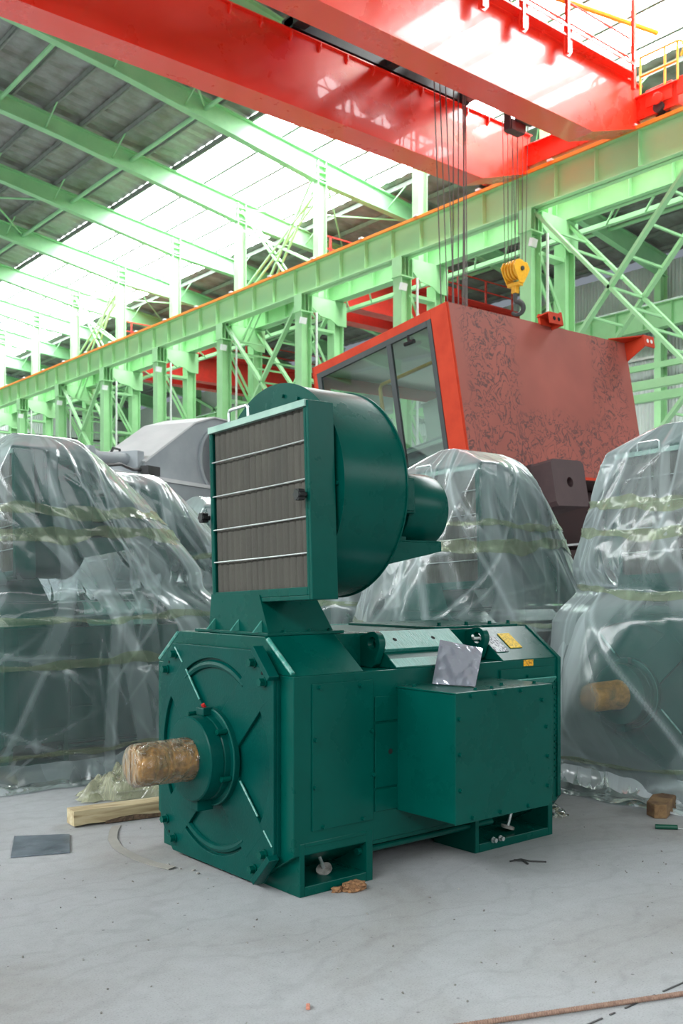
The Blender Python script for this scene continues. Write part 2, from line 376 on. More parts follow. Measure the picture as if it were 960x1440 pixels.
# rafters: tapered I beams
def rafter_mesh():
    b = MB()
    def seg(x0, x1, d0, d1, sgn=1):
        t0, t1 = roofz(x0), roofz(x1)
        b.prism([(sgn*x0, t0-d0), (sgn*x1, t1-d1), (sgn*x1, t1), (sgn*x0, t0)], -.02, .02, 'y')
        for (e0, e1) in ((0, 0), (d0, d1)):
            b.prism([(sgn*x0, t0-e0-.03), (sgn*x1, t1-e1-.03), (sgn*x1, t1-e1+.03), (sgn*x0, t0-e0+.03)], -.17, .17, 'y')
    for sg in (1, -1):
        seg(0, 8, .95, .7, sg); seg(8, 17, .7, .7, sg); seg(17, 26.1, .7, 1.0, sg); seg(26.1, 33, 1.0, .65, sg); seg(33, 42.6, .65, 1.0, sg)
    return b
raf = under(rafter_mesh().build('rafter', MSTD)); raf.location.y = YS[0]
for y in YS[1:]:
    o = under(share(raf, 'rafter', (0, y, 0), None))
# purlins
Y0, Y1 = YS[0], 82
pb = MB().box((-.03, Y0, 0), (.03, Y1, .2)).box((-.03, Y0, 0), (.10, Y1, .02))
pur = None
xs = [1.5*i for i in range(0, 29)]
for i, x in enumerate(xs):
    if pur is None:
        pur = under(pb.build('purlin', MPUR)); pur.location = (x, 0, roofz(x)+.03)
    else: under(share(pur, 'purlin', (x, 0, roofz(x)+.03), None))
# green edge struts running along the building
st = under(MB().cyl((0, Y0, 0), (0, Y1, 0), .09, 10).build('tie_strut', MSTD, smooth=True)); st.location = (14.6, 0, roofz(14.6)-.25)
for x in (20.4, 32.5, 38.0): under(share(st, 'tie_strut', (x, 0, roofz(x)-.35), None))
under(share(st, 'tie_strut', (8.2, 0, roofz(8.2)-.25), None))
# roof sheets and skylight sheets: one per bay and strip
def sheet(x0, x1, m, name):
    b = MB(); n = 18; L = 6.1
    s = 1 if x1 > x0 else -1
    vs = []; fs = []
    for i in range(n+1):
        y = L*i/n; dz = .035*(i % 2)
        vs += [(x0, y, roofz(x0)+.25+dz), (x1, y, roofz(x1)+.25+dz)]
    for i in range(n): fs.append((2*i, 2*i+1, 2*i+3, 2*i+2))
    b.add(vs, fs); return b.build(name, m)
strips = [(0, 4.5), (4.5, 9), (9, 13.5), (13.5, 18), (18, 22.5), (29.6, 34), (34, 38.3), (38.3, 42.8)]
sky = [(22.5, 24.9), (24.9, 27.2), (27.2, 29.6)]
for (a, c) in strips:
    p = under(sheet(a, c, MFOIL, 'roof_sheet')); p.location.y = YS[0]
    for y in YS[1:-1]: under(share(p, 'roof_sheet', (0, y, 0), None))
for (a, c) in sky:
    dk = under(sheet(a, c, MFOIL, 'roof_sheet')); dk.location.y = YS[0]
    for y in YS[1:4]: under(share(dk, 'roof_sheet', (0, y, 0), None))
    p = under(sheet(a, c, MSKY, 'skylight_panel')); p.location.y = YS[4]; p['label'] = 'translucent roof sheet glowing with daylight'
    for y in YS[5:-1]:
        o = under(share(p, 'skylight_panel', (0, y, 0), None)); o['label'] = 'translucent roof sheet glowing with daylight'
# the mirrored slope behind the camera: larger sheets
nb = len(YS)-1
def big(x0, x1, m, name):
    b = MB().add([(x0, Y0, roofz(x0)+.25), (x1, Y0, roofz(x1)+.25), (x1, Y1, roofz(x1)+.25), (x0, Y1, roofz(x0)+.25)], [(0,1,2,3)])
    return under(b.build(name, m))
big(-22, 0, MFOIL, 'roof_sheet'); big(-30, -22, MSKY, 'skylight_panel'); big(-42.8, -30, MFOIL, 'roof_sheet')
# thin rod bracing below the roof
rb = MB()
for k in (9, 12, 15):
    ya, yb = YS[k-1], YS[k]
    for (xa, xb) in ((8, 14.6), (14.6, 20.4)):
        rb.cyl((xa, ya, roofz(xa)-.3), (xb, yb, roofz(xb)-.3), .05, 6); rb.cyl((xb, ya, roofz(xb)-.3), (xa, yb, roofz(xa)-.3), .05, 6)
for k in (8, 10, 13):
    ya, yb = YS[k-1], YS[k]
    for (xa, xb) in ((26.3, 32.5), (32.5, 38)):
        rb.cyl((xa, ya, roofz(xa)-.3), (xb, yb, roofz(xb)-.3), .04, 6); rb.cyl((xb, ya, roofz(xb)-.3), (xa, yb, roofz(xa)-.3), .04, 6)
under(rb.build('rod_bracing', MSTD))['kind'] = 'stuff'
# kicker braces from purlin to rafter
kb = MB()
for y in YS:
    for x in (10.5, 16.5, 19.5, 30, 36): kb.bar((x, y-1.2, roofz(x)+.05), (x, y, roofz(x)-.6), .05, .05); kb.bar((x, y+1.2, roofz(x)+.05), (x, y, roofz(x)-.6), .05, .05)
under(kb.build('fly_brace', MSTD))['kind'] = 'stuff'

# ---- walls
def siding(L, Hh):
    n = 32; vs = []; fs = []
    for i in range(n+1):
        u = L*i/n
        for (du, dz) in ((0, 0), (.08, .05), (.13, .05)): vs += [(dz, u+du*0.9, 0), (dz, u+du*.9, Hh)]
    m = len(vs)//2
    for i in range(m-1): fs.append((2*i, 2*i+1, 2*i+3, 2*i+2))
    return MB().add(vs, fs)
WX = 42.9
wr = struct(empty('wall_right', (WX, 50, 0)), 'far side wall of ribbed grey-green siding')
wl = struct(empty('wall_far', (30, 82.2, 0)), 'gable wall of grey siding at the far end')
def on(par, o):
    o.parent = par; o.matrix_parent_inverse = Matrix.Translation(-par.location); return o
pz = [(0, 5.4), (5.4, 11.2), (11.2, 17.0)]
for (a, c) in pz:
    p = on(wr, siding(6.1, c-a-.03).build('siding_panel', MSID)); p.location = (WX, YS[4], a)
    for y in YS[5:-1]: on(wr, share(p, 'siding_panel', (WX, y, a), None))
    p2 = None
    for i in range(12):
        on(wl, share(p, 'siding_panel', (WX-6.1*i, 82.2, a), None, rot=(0, 0, pi/2)))
        if a > 11: on(wl, share(p, 'siding_panel', (WX-6.1*i, 82.2, a+5.8), None, rot=(0, 0, pi/2)))
gt = on(wr, MB().box((-.12, YS[4], -.06), (-.04, 82, .06)).build('girt', MZN)); gt.location = (WX, 0, 2)
for z in (4, 6, 8.2, 10.3, 12.4, 14.5): on(wr, share(gt, 'girt', (WX, 0, z), None))
gf = on(wl, MB().box((-30, -.12, -.06), (WX, -.04, .06)).build('girt', MDARK)); gf.location = (0, 82.2, 2)
for z in (4, 6, 8, 10, 12, 14, 16, 18): on(wl, share(gf, 'girt', (0, 82.2, z), None))
struct(MB().box((-43.0, -23, 0), (-42.8, 83, 17)).build('wall_left', MSID), 'plain siding wall on the far left, outside the photo')
struct(MB().prism([(-43, 0), (43, 0), (43, 17), (0, 23.1), (-43, 17)], -22.6, -22.4, 'y').build('wall_back', MSID), 'plain siding wall behind the camera')
struct(MB().prism([(-43, 0), (-31, 0), (-31, 19), (-43, 17)], 82.2, 82.4, 'y').build('wall_front', MSID), 'plain end wall section outside the photo')
struct(MB().box((-20, -22.38, 9), (38, -22.3, 16)).build('fill_panel', MFILL), 'unseen glowing panel added behind the camera as fill light')  # glowing band added to brighten the girder faces turned toward the camera
# wall posts on the far side wall with their bracing
pst = MB()
for (a, c) in ((-.28, -.25), (.25, .28)): pst.box((a, -.18, 0), (c, .18, 16.4))
pst.box((-.25, -.02, 0), (.25, .02, 16.4))
pq = None
for y in YS[5:-1]:
    if pq is None:
        pq = on(wr, pst.build('wall_post', MST)); pq.location = (42.2, y, 0)
    else: on(wr, share(pq, 'wall_post', (42.2, y, 0), None))
wb = MB()
for k in (6, 9, 12, 14):
    ya, yb = YS[k], YS[k+1] if k+1 < len(YS) else 82
    for (za, zb) in ((1, 7.3), (7.3, 12.8), (13.6, 16.3)):
        wb.bar((42, ya, za), (42, yb, zb), .2, .2); wb.bar((42, ya, zb), (42, yb, za), .2, .2)
    wb.bar((42, ya, 7.3), (42, yb, 7.3), .2, .3)
for z in (7.0, 11.6): wb.box((41.9, YS[5], z), (42.1, 82, z+.28))
on(wr, wb.build('wall_bracing', MST))['kind'] = 'stuff'

# ================================================================== CRANE RUNWAYS
ZB, ZT = H+12.1, H+13.25
def runway(x, y0, y1, label, cond=True, sp=1.525, m=MRW):
    r = empty('crane_runway_beam', (x, y0, ZB)); tag(r, label, 'beam')
    L = y1-y0
    b = MB().box((-.02, 0, 0), (.02, L, ZT-ZB)).box((-.24, 0, 0), (.24, L, .035)).box((-.24, 0, ZT-ZB-.035), (.24, L, ZT-ZB))
    b.build('beam_section', m, r)
    s = MB().box((-.2, 0, .035), (-.02, .02, ZT-ZB-.035)).box((.02, 0, .035), (.2, .02, ZT-ZB-.035))
    first = None; y = .4
    while y < L:
        if first is None: first = s.build('web_stiffener', m, r); first.location.y = y
        else: share(first, 'web_stiffener', (0, y, 0), r)
        y += sp
    MB().box((-.04, 0, ZT-ZB), (.04, L, ZT-ZB+.13)).build('crane_rail', MZN, r)
    if cond:
        MB().box((-.34, 0, ZT-ZB-.06), (-.26, L, ZT-ZB+.04)).build('conductor_bar', MORG, r, label='orange conductor bar')
        bk = None; y = 2
        while y < L:
            if bk is None:
                bk = MB().box((-.38, -.09, ZT-ZB+.04), (-.20, .09, ZT-ZB+.10)).box((-.31, -.14, ZT-ZB+.02), (-.24, .14, ZT-ZB+.05)).build('conductor_clamp', MWHT, r, label='white conductor clamp'); bk.location.y = y
            else: share(bk, 'conductor_clamp', (0, y, 0), r, label='white conductor clamp')
            y += 3.05
    return r
runway(25.2, YS[4], 82, 'long green crane runway beam with an orange conductor bar along its top')
runway(26.95, YS[4], 82, 'green runway beam just behind and parallel to the orange-edged one', cond=False, m=MST)
runway(41.5, YS[5], 82, 'green runway beam against the far ribbed side wall', cond=False, m=MST)
# horizontal surge truss
t = empty('surge_truss', (26.95, YS[4], ZB)); tag(t, 'flat green lattice truss beside the rear runway beam, with thin rungs', 'truss')
MB().box((1.1, 0, -.05), (1.28, 82-YS[4], .1)).build('chord', MST, t)
rg = MB().bar((.2, 0, 0), (1.2, 1.0, 0), .06, .06); f0 = None
for i in range(int((82-YS[4])/1.5)):
    if f0 is None: f0 = rg.build('rung', MST, t)
    else: share(f0, 'rung', (0, 1.5*i, 0), t)

# ================================================================== COLUMNS
def hsec(b, x, z0, z1, w, d):
    b.box((x-w/2, -d/2, z0), (x-w/2+.03, d/2, z1)); b.box((x+w/2-.03, -d/2, z0), (x+w/2, d/2, z1)); b.box((x-w/2+.03, -.015, z0), (x+w/2-.03, .015, z1))
col_meshes = {}
def column(y, label):
    r = empty('laced_column', (26.1, y, 0)); tag(r, label, 'column', 'steel columns carrying the crane runway')
    if not col_meshes:
        b = MB(); hsec(b, 0, 0, ZB-.75, .52, .46); leg = b.build('leg', MST, r); leg.location.x = -.9
        c = MB().box((-.34, -.27, ZB-.75), (.34, .27, ZB-.70)).box((-.3, -.25, ZB-.70), (-.27, .25, ZB)).box((.27, -.25, ZB-.70), (.3, .25, ZB)).box((-.27, -.02, ZB-.70), (.27, .02, ZB)).box((-.1, -.25, ZB-.70), (-.07, .25, ZB)).box((.08, -.25, ZB-.70), (.11, .25, ZB))
        cap = c.build('column_cap', MST, r); cap.location.x = -.9
        h = MB().prism([(-.6, ZB), (-.6, ZB-.5), (-.2, ZB-.78), (.4, ZB-.85), (.75, ZB-1.05), (1.25, ZB-1.05), (1.25, ZB)], -.26, -.22, 'y').box((-.6, -.26, ZB-.03), (1.25, .26, ZB))
        hd = h.build('head_plate', MST, r)
        u = MB(); hsec(u, 0, ZB, roofz(26.1)-.1, .46, .36)
        up = u.build('upper_shaft', MST, r)
        s = MB()
        for i in range(3): s.box((-.26, -.2, roofz(26.1)-.35-.28*i), (.26, .2, roofz(26.1)-.32-.28*i))
        sp = s.build('splice_plate', MST, r)
        l = MB(); zz = [1.0, 3.2, 5.4, 7.6, 9.8, 12.0]
        for i in range(5):
            for yy in (-.17, .17):
                a, c_ = (-.68, .68) if i % 2 else (.68, -.68)
                l.bar((a, yy, zz[i]), (c_, yy, zz[i+1]), .05, .12)
        la = l.build('lacing', MST, r)
        w = MB()
        for z in zz: w.box((-.68, -.2, z-.06), (.68, .2, z+.06))
        ba = w.build('batten', MST, r)
        pp = MB().cyl((-.42, -.3, 0), (-.42, -.3, ZB-.7), .05, 10).build('drain_pipe', MWHT, r, smooth=True, label='white vertical pipe')
        lp = MB().obox((-1.12, -.28, ZB-1.15), (.3, .12, .26), Euler((.25, 0, .1)).to_matrix()).build('lamp_box', MWHT, r, label='small white lamp box')
        col_meshes.update(leg=leg, cap=cap, hd=hd, up=up, sp=sp, la=la, ba=ba, pp=pp, lp=lp)
        share(leg, 'leg', (.85, 0, 0), r)
        return r
    c = col_meshes
    share(c['leg'], 'leg', (-.9, 0, 0), r); share(c['leg'], 'leg', (.85, 0, 0), r); share(c['cap'], 'column_cap', (-.9, 0, 0), r)
    for k, n in (('hd', 'head_plate'), ('up', 'upper_shaft'), ('sp', 'splice_plate'), ('la', 'lacing'), ('ba', 'batten')): share(c[k], n, (0, 0, 0), r)
    share(c['pp'], 'drain_pipe', (0, 0, 0), r, label='white vertical pipe'); share(c['lp'], 'lamp_box', (0, 0, 0), r, label='small white lamp box')
    return r
names = ['green laced column standing right behind the yellow hook block', 'green laced column rising behind the top edge of the red cabin window',
 'green laced column just left of the upper left corner of the red cabin', 'green laced column rising above the wire handle of the blower filter',
 'green laced column left of the blower, above the grey sloping boom', 'green laced column above the grey hydraulic cylinder',
 'green laced column over the right shoulder of the large wrapped blower at left', 'green laced column over the middle of the large wrapped blower at left',
 'green laced column cut by the left edge of the photo, the farthest one in view']
for k, nm in enumerate(names): column(20.9+6.1*k, nm)

# vertical bracing between columns
def bracing(y0, y1, label, up=False):
    r = empty('cross_bracing', (26.1, (y0+y1)/2, 0)); tag(r, label, 'bracing')
    h = (y1-y0)/2-.25
    fr = [(-.9, 7.15, 13.2), (-.9, .8, 6.85)]
    for (x, za, zb) in fr:
        for s in (1, -1):
            b = MB()
            for xx in (x, x+1.75): b.bar((xx, -h*s, zb), (xx, h*s, za), .1, .2, up=(1, 0, 0))
            b.build('diagonal', MST, r)
            n = 8
            for i in range(1, n):
                if i == n//2 and s < 0: continue
                t = i/n; yy = -h*s+2*h*s*t; z = zb+(za-zb)*t
                q = MB().bar((x, yy, z), (x+1.75, yy, z), .07, .07); q.build('lace_bar', MST, r)
    for xx in (-.9, .85): MB().box((xx-.1, -h-.2, 6.9), (xx+.1, h+.2, 7.15)).build('strut', MST, r)
    if up:
        for s in (1, -1):
            b = MB(); b.bar((-.08, -h*s, 17.9), (-.08, h*s, 14.9), .07, .09, up=(1,0,0)); b.bar((.22, -h*s, 17.9), (.22, h*s, 14.9), .07, .09, up=(1,0,0))
            b.bar((-.08, -h*s, 18.8), (-.08, h*s, 12.6), .07, .09, up=(1,0,0)); b.bar((.22, -h*s, 18.8), (.22, h*s, 12.6), .07, .09, up=(1,0,0))
            for i in range(1, 10): t = i/10; b.bar((-.08, -h*s+2*h*s*t, 18.8-6.2*t), (.22, -h*s+2*h*s*t, 18.8-6.2*t), .05, .05)
            b.build('upper_diagonal', MST, r)
    return r
bracing(YS[6], YS[7], 'large green cross bracing above the right end of the red cabin')
bracing(YS[9], YS[10], 'green cross bracing seen left of the red cabin, behind the blower top', up=True)
bracing(YS[12], YS[13], 'green cross bracing in the far bay above the large wrapped motor at left', up=True)

# ================================================================== OVERHEAD CRANE
def crane_girder(root, y0, y1, x0, x1, zb, zt, m):
    b = MB()
    b.prism([(x0, zb), (22.8, zb), (x1-.3, zb+.75), (x1-.3, zt), (x0, zt)], y0+.05, y1-.05, 'y')
    o = b.build('box_girder', m, root)
    MB().box((x0, y0-.04, zt-.03), (x1-.3, y1+.04, zt)).box((x0, y0, zb-.03), (22.8, y1, zb)).build('flange_plate', m, o)
    MB().prism([(22.8, zb-.03), (x1-.3, zb+.72), (x1-.3, zb+.75), (22.8, zb)], y0, y1, 'y').build('haunch_plate', m, o)
    return o
cr = empty('overhead_crane', (25.2, 19, ZT)); cr.location = (0, 0, 0); cr.location = (25.2, 19, ZT)
tag(cr, 'big glossy red double-girder overhead crane crossing the top of the photo', 'crane')
RM = Matrix.Translation((-25.2, -19, -ZT))
def cpart(o):
    o.matrix_parent_inverse = RM; return o
GZ0, GZ1 = H+12.55, H+14.5
gA = cpart(crane_girder(cr, 20.8, 21.65, -3, 25.4, GZ0, GZ1, MRED))
gB = cpart(crane_girder(cr, 16.7, 17.56, -3, 25.4, GZ0, GZ1, MRED))
# short tabs under the top flange of both girders
tb = MB().prism([(-.10, 0), (-.10, -.14), (-.02, -.24), (0, -.24), (0, 0)], -.02, .02, 'x'); f0 = None
x = 5.0
while x < 24.5:
    if f0 is None: f0 = tb.build('flange_tab', MRED, gA); f0.location = (x, 20.85, GZ1-.03)
    else: share(f0, 'flange_tab', (x, 20.85, GZ1-.03), gA)
    x += .95
# rail on the girders
for (y, g) in ((21.2, gA), (17.1, gB)): MB().box((-3, y-.04, GZ1), (25, y+.04, GZ1+.1)).build('trolley_rail', MDARK, g)
# end carriages
ec = MB().box((24.95, 15.4, ZT+.22), (25.45, 22.9, ZT+.85)).box((24.85, 15.4, ZT+.83), (25.55, 22.9, ZT+.87)).build('end_carriage', MRED, cr, bevel=.01); cpart(ec)
for yy in (15.0, 16.0, 21.9, 22.9):
    w = MB().cyl((25.1, yy, ZT+.33), (25.3, yy, ZT+.33), .26, 24).cyl((24.85, yy, ZT+.33), (25.1, yy, ZT+.33), .16, 16).build('travel_wheel', MDARK, cr, smooth=True); cpart(w)
    w = MB().box((24.9, yy-.42, ZT+.45), (24.96, yy+.42, ZT+.95)).cyl((24.8, yy, ZT+.55), (24.9, yy, ZT+.55), .17, 20).build('wheel_housing', MRED, cr, bevel=.01); cpart(w)
# walkway + railing along the near side of girder B
wk = MB().box((-3, 16.40, GZ1+.0), (24.4, 16.66, GZ1+.05)).box((-3, 16.38, GZ1+.22), (24.4, 16.42, GZ1+.30)).build('walkway', MRED, cr); cpart(wk)
def post(x, y, h, w=.09, m=MRED, name='railing_post'):
    o = MB().box((x-w/2, y-w/2, GZ1-.45 if m is MRED and h > 1.3 else GZ1), (x+w/2, y+w/2, GZ1+h)).build(name, m, cr); cpart(o)
for x in (16.6, 18.0, 19.5, 21.3, 24.3): post(x, 16.42, 2.1 if x > 20 else 1.4, .1)
for x in (16.6, 18.0, 19.5, 21.3):
    o = MB().prism([(x-.1, GZ1-.50), (x+.10, GZ1-.50), (x+.24, GZ1-.34), (x+.24, GZ1+.25), (x-.1, GZ1+.25)], 16.44, 16.48, 'y').build('bracket_plate', MRED, cr); cpart(o)
rl = MB()
for z in (.45, 1.0): rl.cyl((-3, 17.5, GZ1+z), (24.0, 17.5, GZ1+z), .03, 6)
cpart(rl.build('hand_rail', MYEL, cr))
rl = MB()
for z in (.5, 1.05): rl.cyl((12, 16.55, GZ1+z), (24.3, 16.55, GZ1+z), .03, 6)
cpart(rl.build('hand_rail', MRED, cr))
for x in (14, 17, 20, 23): post(x, 17.5, 1.0, .05, MYEL)
# yellow access railing on the end carriage
rl = MB()
for (ya, yb) in ((15.4, 16.6),):
    for z in (.55, 1.1): rl.cyl((24.9, ya, ZT+.87+z), (24.9, yb, ZT+.87+z), .035, 8)
    for y in (15.4, 15.8, 16.6): rl.cyl((24.9, y, ZT+.87), (24.9, y, ZT+.87+1.1), .035, 8)
rl.tube([(24.9, 15.4, ZT+1.97), (24.9, 15.25, ZT+1.9), (24.9, 15.2, ZT+1.7), (24.9, 15.3, ZT+1.5)], .035)
cpart(rl.build('access_railing', MYEL, cr, smooth=True))
# cable festoon boom above girder B
rl = MB().cyl((21.6, 17.3, GZ1+1.62), (26.2, 16.9, GZ1+2.05), .08, 8); cpart(rl.build('festoon_boom', MYEL, cr, smooth=True))
rl = MB()
random.seed(5)
for j in range(5):
    pts = [(19.3+.18*j+.35*math.sin(t*5+j)*(.4+t), 17.2, GZ1+2.3-1.5*t*(1.2-.6*math.sin(t*3))) for t in [i/14 for i in range(15)]]
    rl.tube(pts, .025, 6)
pts = [(22.0+.45*math.cos(t), 16.6, GZ1+1.8+.35*math.sin(t)) for t in [i*.35 for i in range(14)]]; rl.tube(pts, .03, 6)
cpart(rl.build('festoon_cable', MDARK, cr, smooth=True))
rl = MB().box((17.3, 17.6, GZ1+.02), (18.3, 18.4, GZ1+2.2)); cpart(rl.build('switch_cabinet', MRED, cr, bevel=.02))

# trolley
tr = empty('crane_trolley', (19.0, 19.2, GZ1+.1)); tag(tr, 'dark hoist trolley riding between the two red crane girders', 'trolley')
b = MB().box((-3.5, -2.1, 0), (3.2, -1.6, .35)).box((-3.5, 1.6, 0), (3.2, 2.1, .35)).box((-3.5, -2.0, .05), (-3.1, 2.0, .3)).box((2.8, -2.0, .05), (3.2, 2.0, .3)).box((-.2, -2, .05), (.1, 2, .3))
b.build('trolley_frame', MDARK, tr)
MB().cyl((1.6, -1.3, .75), (1.6, 1.3, .75), .45, 24).cyl((2.55, -1.1, .5), (2.55, 1.1, .5), .3, 20).build('rope_drum', MDARK, tr, smooth=True)
MB().cyl((-2.4, -.9, .45), (-2.4, .9, .45), .35, 20).build('drive_motor', paint('blue_drive', (.02, .18, .5), rough=.4), tr, smooth=True, label='blue drive motor')

# hook block and ropes
hb = empty('hook_block', (22.45, 19.2, 9.52)); tag(hb, 'yellow crane hook block with black hook hanging on steel ropes', 'hook')
def blk(): 
    b = MB()
    for y in (-.24, -.08, .08, .24): b.lathe([(-.05, .36), (-.04, .40), (.04, .40), (.05, .36)], (0, y, 1.3), 'y', 28)
    return b
blk().build('sheave', MYEL, hb, smooth=True)
MB().prism([(-.34, 1.6), (-.5, 1.35), (-.34, 1.05), (-.12, .72), (.12, .72), (.34, 1.05), (.5, 1.35), (.34, 1.6)], -.36, -.31, 'y').build('cheek_plate', MYEL, hb, bevel=.01)
MB().prism([(-.34, 1.6), (-.5, 1.35), (-.34, 1.05), (-.12, .72), (.12, .72), (.34, 1.05), (.5, 1.35), (.34, 1.6)], .31, .36, 'y').build('cheek_plate', MYEL, hb, bevel=.01)
MB().cyl((0, -.42, 1.3), (0, .42, 1.3), .09, 14).build('sheave_pin', MDARK, hb, smooth=True)
MB().box((-.13, -.32, .62), (.13, .32, .78)).box((-.11, -.12, .35), (.11, .12, .66)).build('crosshead', MYEL, hb, bevel=.02)
pts = [(0, 0, .38), (0, 0, .15), (.02, -.02, .02)]+[(.06+.27*math.sin(t)*1.0, -.0, -.24+.27*math.cos(t)) for t in [i*.33 for i in range(1, 13)]]
rr = [.09, .09, .10]+[.13-.006*i for i in range(12)]
MB().tube([(p[0]*.772, p[0]*-.636, p[2]) for p in pts], rr, 12).build('hook', MDARK, hb, smooth=True)
hp = None
for i, (dx, dy) in enumerate([(-.3, -.42), (.3, -.42), (-.3, -.14), (.3, -.14), (-.3, .14), (.3, .14), (-.3, .42), (.3, .42)]):
    MB().cyl((dx*1.1, dy*.6, 1.35), (dx*1.0, dy*1.1, (GZ1+.5-9.52)/.72), .017, 6).build('hoist_rope', MROPE, hb)
hb.scale = (.72, .72, .72)
hb2 = empty('hook_block', (20.3, 19.3, 6.2)); tag(hb2, 'lower yellow hook block mostly hidden behind the top edge of the red cabin', 'hook')
blk().build('sheave', MYEL, hb2, smooth=True)
MB().box((-.75, -.5, 1.62), (.95, .5, 1.8)).build('top_beam', MYEL, hb2, bevel=.02)
for y in (-.53, .53): MB().box((-.5, y-.03, .8), (.5, y+.03, 1.62)).build('cheek_plate', MYEL, hb2, bevel=.02)
for i, (dx, dy) in enumerate([(-1.15, -.4), (-1.05, -.1), (-.95, .2), (-.45, -.42), (-.25, -.35), (-.1, -.14), (.0, .14), (.1, .42), (.2, .5), (.35, .2)]):
    MB().cyl((dx*.6, dy, 1.75), (dx*1.0, dy, GZ1+.5-6.2), .017, 6).build('hoist_rope', MROPE, hb2)
pk = empty('pendant_block', (22.2, 19.0, ZT+.2)); tag(pk, 'small dark red limit weight hanging on the hoist ropes', 'weight')
MB().box((-.35, -.12, -.35), (-.28, .12, .35)).box((.28, -.12, -.25), (.35, .12, .25)).box((-.3, -.15, -.35), (.3, .15, -.05)).cyl((-.1, -.2, .05), (.5, -.2, .05), .14, 14).build('weight_body', MARL, pk, bevel=.01)
MB().cyl((0, 0, .0), (0, 0, GZ1+.4-ZT-.2), .015, 6).build('suspension_rope', MROPE, pk)

# far cranes in the second bay
def far_crane(y, label):
    r = empty('far_overhead_crane', (34, y, ZT)); tag(r, label, 'crane')
    L = 7.4
    for yy in (0, 1.9):
        g = MB().prism([(-L, .1), (-L+1, -.75), (L-1, -.75), (L, .1), (L, .75), (-L, .75)], yy-.35, yy+.35, 'y').box((-L, yy-.42, .72), (L, yy+.42, .76)).build('box_girder', MREDF, r)
        f = None
        for i in range(18):
            x = -L+.6+i*.83
            if f is None: f = MB().box((-.03, -.42, -.12), (.03, -.35, 0)).build('flange_tab', MREDF, g); f.location = (x, yy, .72)
            else: share(f, 'flange_tab', (x, yy, .72), g)
    MB().box((-2.2, -.9, .8), (1.4, 2.6, 1.15)).box((-1.6, 0, 1.15), (-.2, 1.6, 1.7)).build('trolley_frame', MREDF, r)
    MB().cyl((.3, 0, 1.45), (.3, 1.8, 1.45), .3, 14).build('rope_drum', MDARK, r, smooth=True)
    f = None
    for i in range(8):
        x = -L+.5+i*2.0
        if f is None: f = MB().box((-.04, -1.0, .75), (.04, -.92, 1.9)).build('railing_post', MREDF, r); f.location.x = x
        else: share(f, 'railing_post', (x, 0, 0), r)
    MB().box((-L, -1.0, 1.3), (L, -.95, 1.36)).box((-L, -1.0, 1.85), (L, -.95, 1.9)).box((-L, -1.02, .7), (L, -.42, .75)).build('hand_rail', MREDF, r)
    for x in (-L, L): MB().box((x-.25, -1.2, .1), (x+.25, 3.2, .6)).build('end_carriage', MREDF, r)
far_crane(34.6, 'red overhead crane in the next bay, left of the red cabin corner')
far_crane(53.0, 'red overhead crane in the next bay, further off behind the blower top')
# ================================================================== MOTOR
def plate_with_hole(outline_fn, r, n=32):
    # outline_fn(angle) -> radius of the outside; returns 2-D loops around (0,0)
    o = [(outline_fn(2*pi*i/n)*math.cos(2*pi*i/n), outline_fn(2*pi*i/n)*math.sin(2*pi*i/n)) for i in range(n)]
    h = [(r*math.cos(2*pi*i/n), r*math.sin(2*pi*i/n)) for i in range(n)]
    return o, h
def hole_prism(b, o, h, x0, x1, c):
    n = len(o); vs = []
    for x in (x0, x1):
        vs += [(x, c[0]+p[0], c[1]+p[1]) for p in o]; vs += [(x, c[0]+p[0], c[1]+p[1]) for p in h]
    fs = []
    for i in range(n):
        j = (i+1) % n
        fs += [(i, j, n+j, n+i), (2*n+i, 3*n+i, 3*n+j, 2*n+j), (i, 2*n+i, 2*n+j, j), (n+i, n+j, 3*n+j, 3*n+i)]
    b.add(vs, fs)
def hull2(pts):
    pts = sorted(set((round(p[0], 5), round(p[1], 5)) for p in pts))
    def half(ps):
        h = []
        for p in ps:
            while len(h) > 1 and (h[-1][0]-h[-2][0])*(p[1]-h[-2][1])-(h[-1][1]-h[-2][1])*(p[0]-h[-2][0]) <= 0: h.pop()
            h.append(p)
        return h
    a = half(pts); b = half(pts[::-1]); return a[:-1]+b[:-1]
def radial(poly, c, a):
    d = (math.cos(a), math.sin(a)); best = 0
    n = len(poly)
    for i in range(n):
        p = (poly[i][0]-c[0], poly[i][1]-c[1]); q = (poly[(i+1)%n][0]-c[0], poly[(i+1)%n][1]-c[1])
        e = (q[0]-p[0], q[1]-p[1]); den = d[0]*e[1]-d[1]*e[0]
        if abs(den) < 1e-9: continue
        t = (p[0]*e[1]-p[1]*e[0])/den; s = (p[0]*d[1]-p[1]*d[0])/den
        if t > best and -1e-6 <= s <= 1+1e-6: best = t
    return best

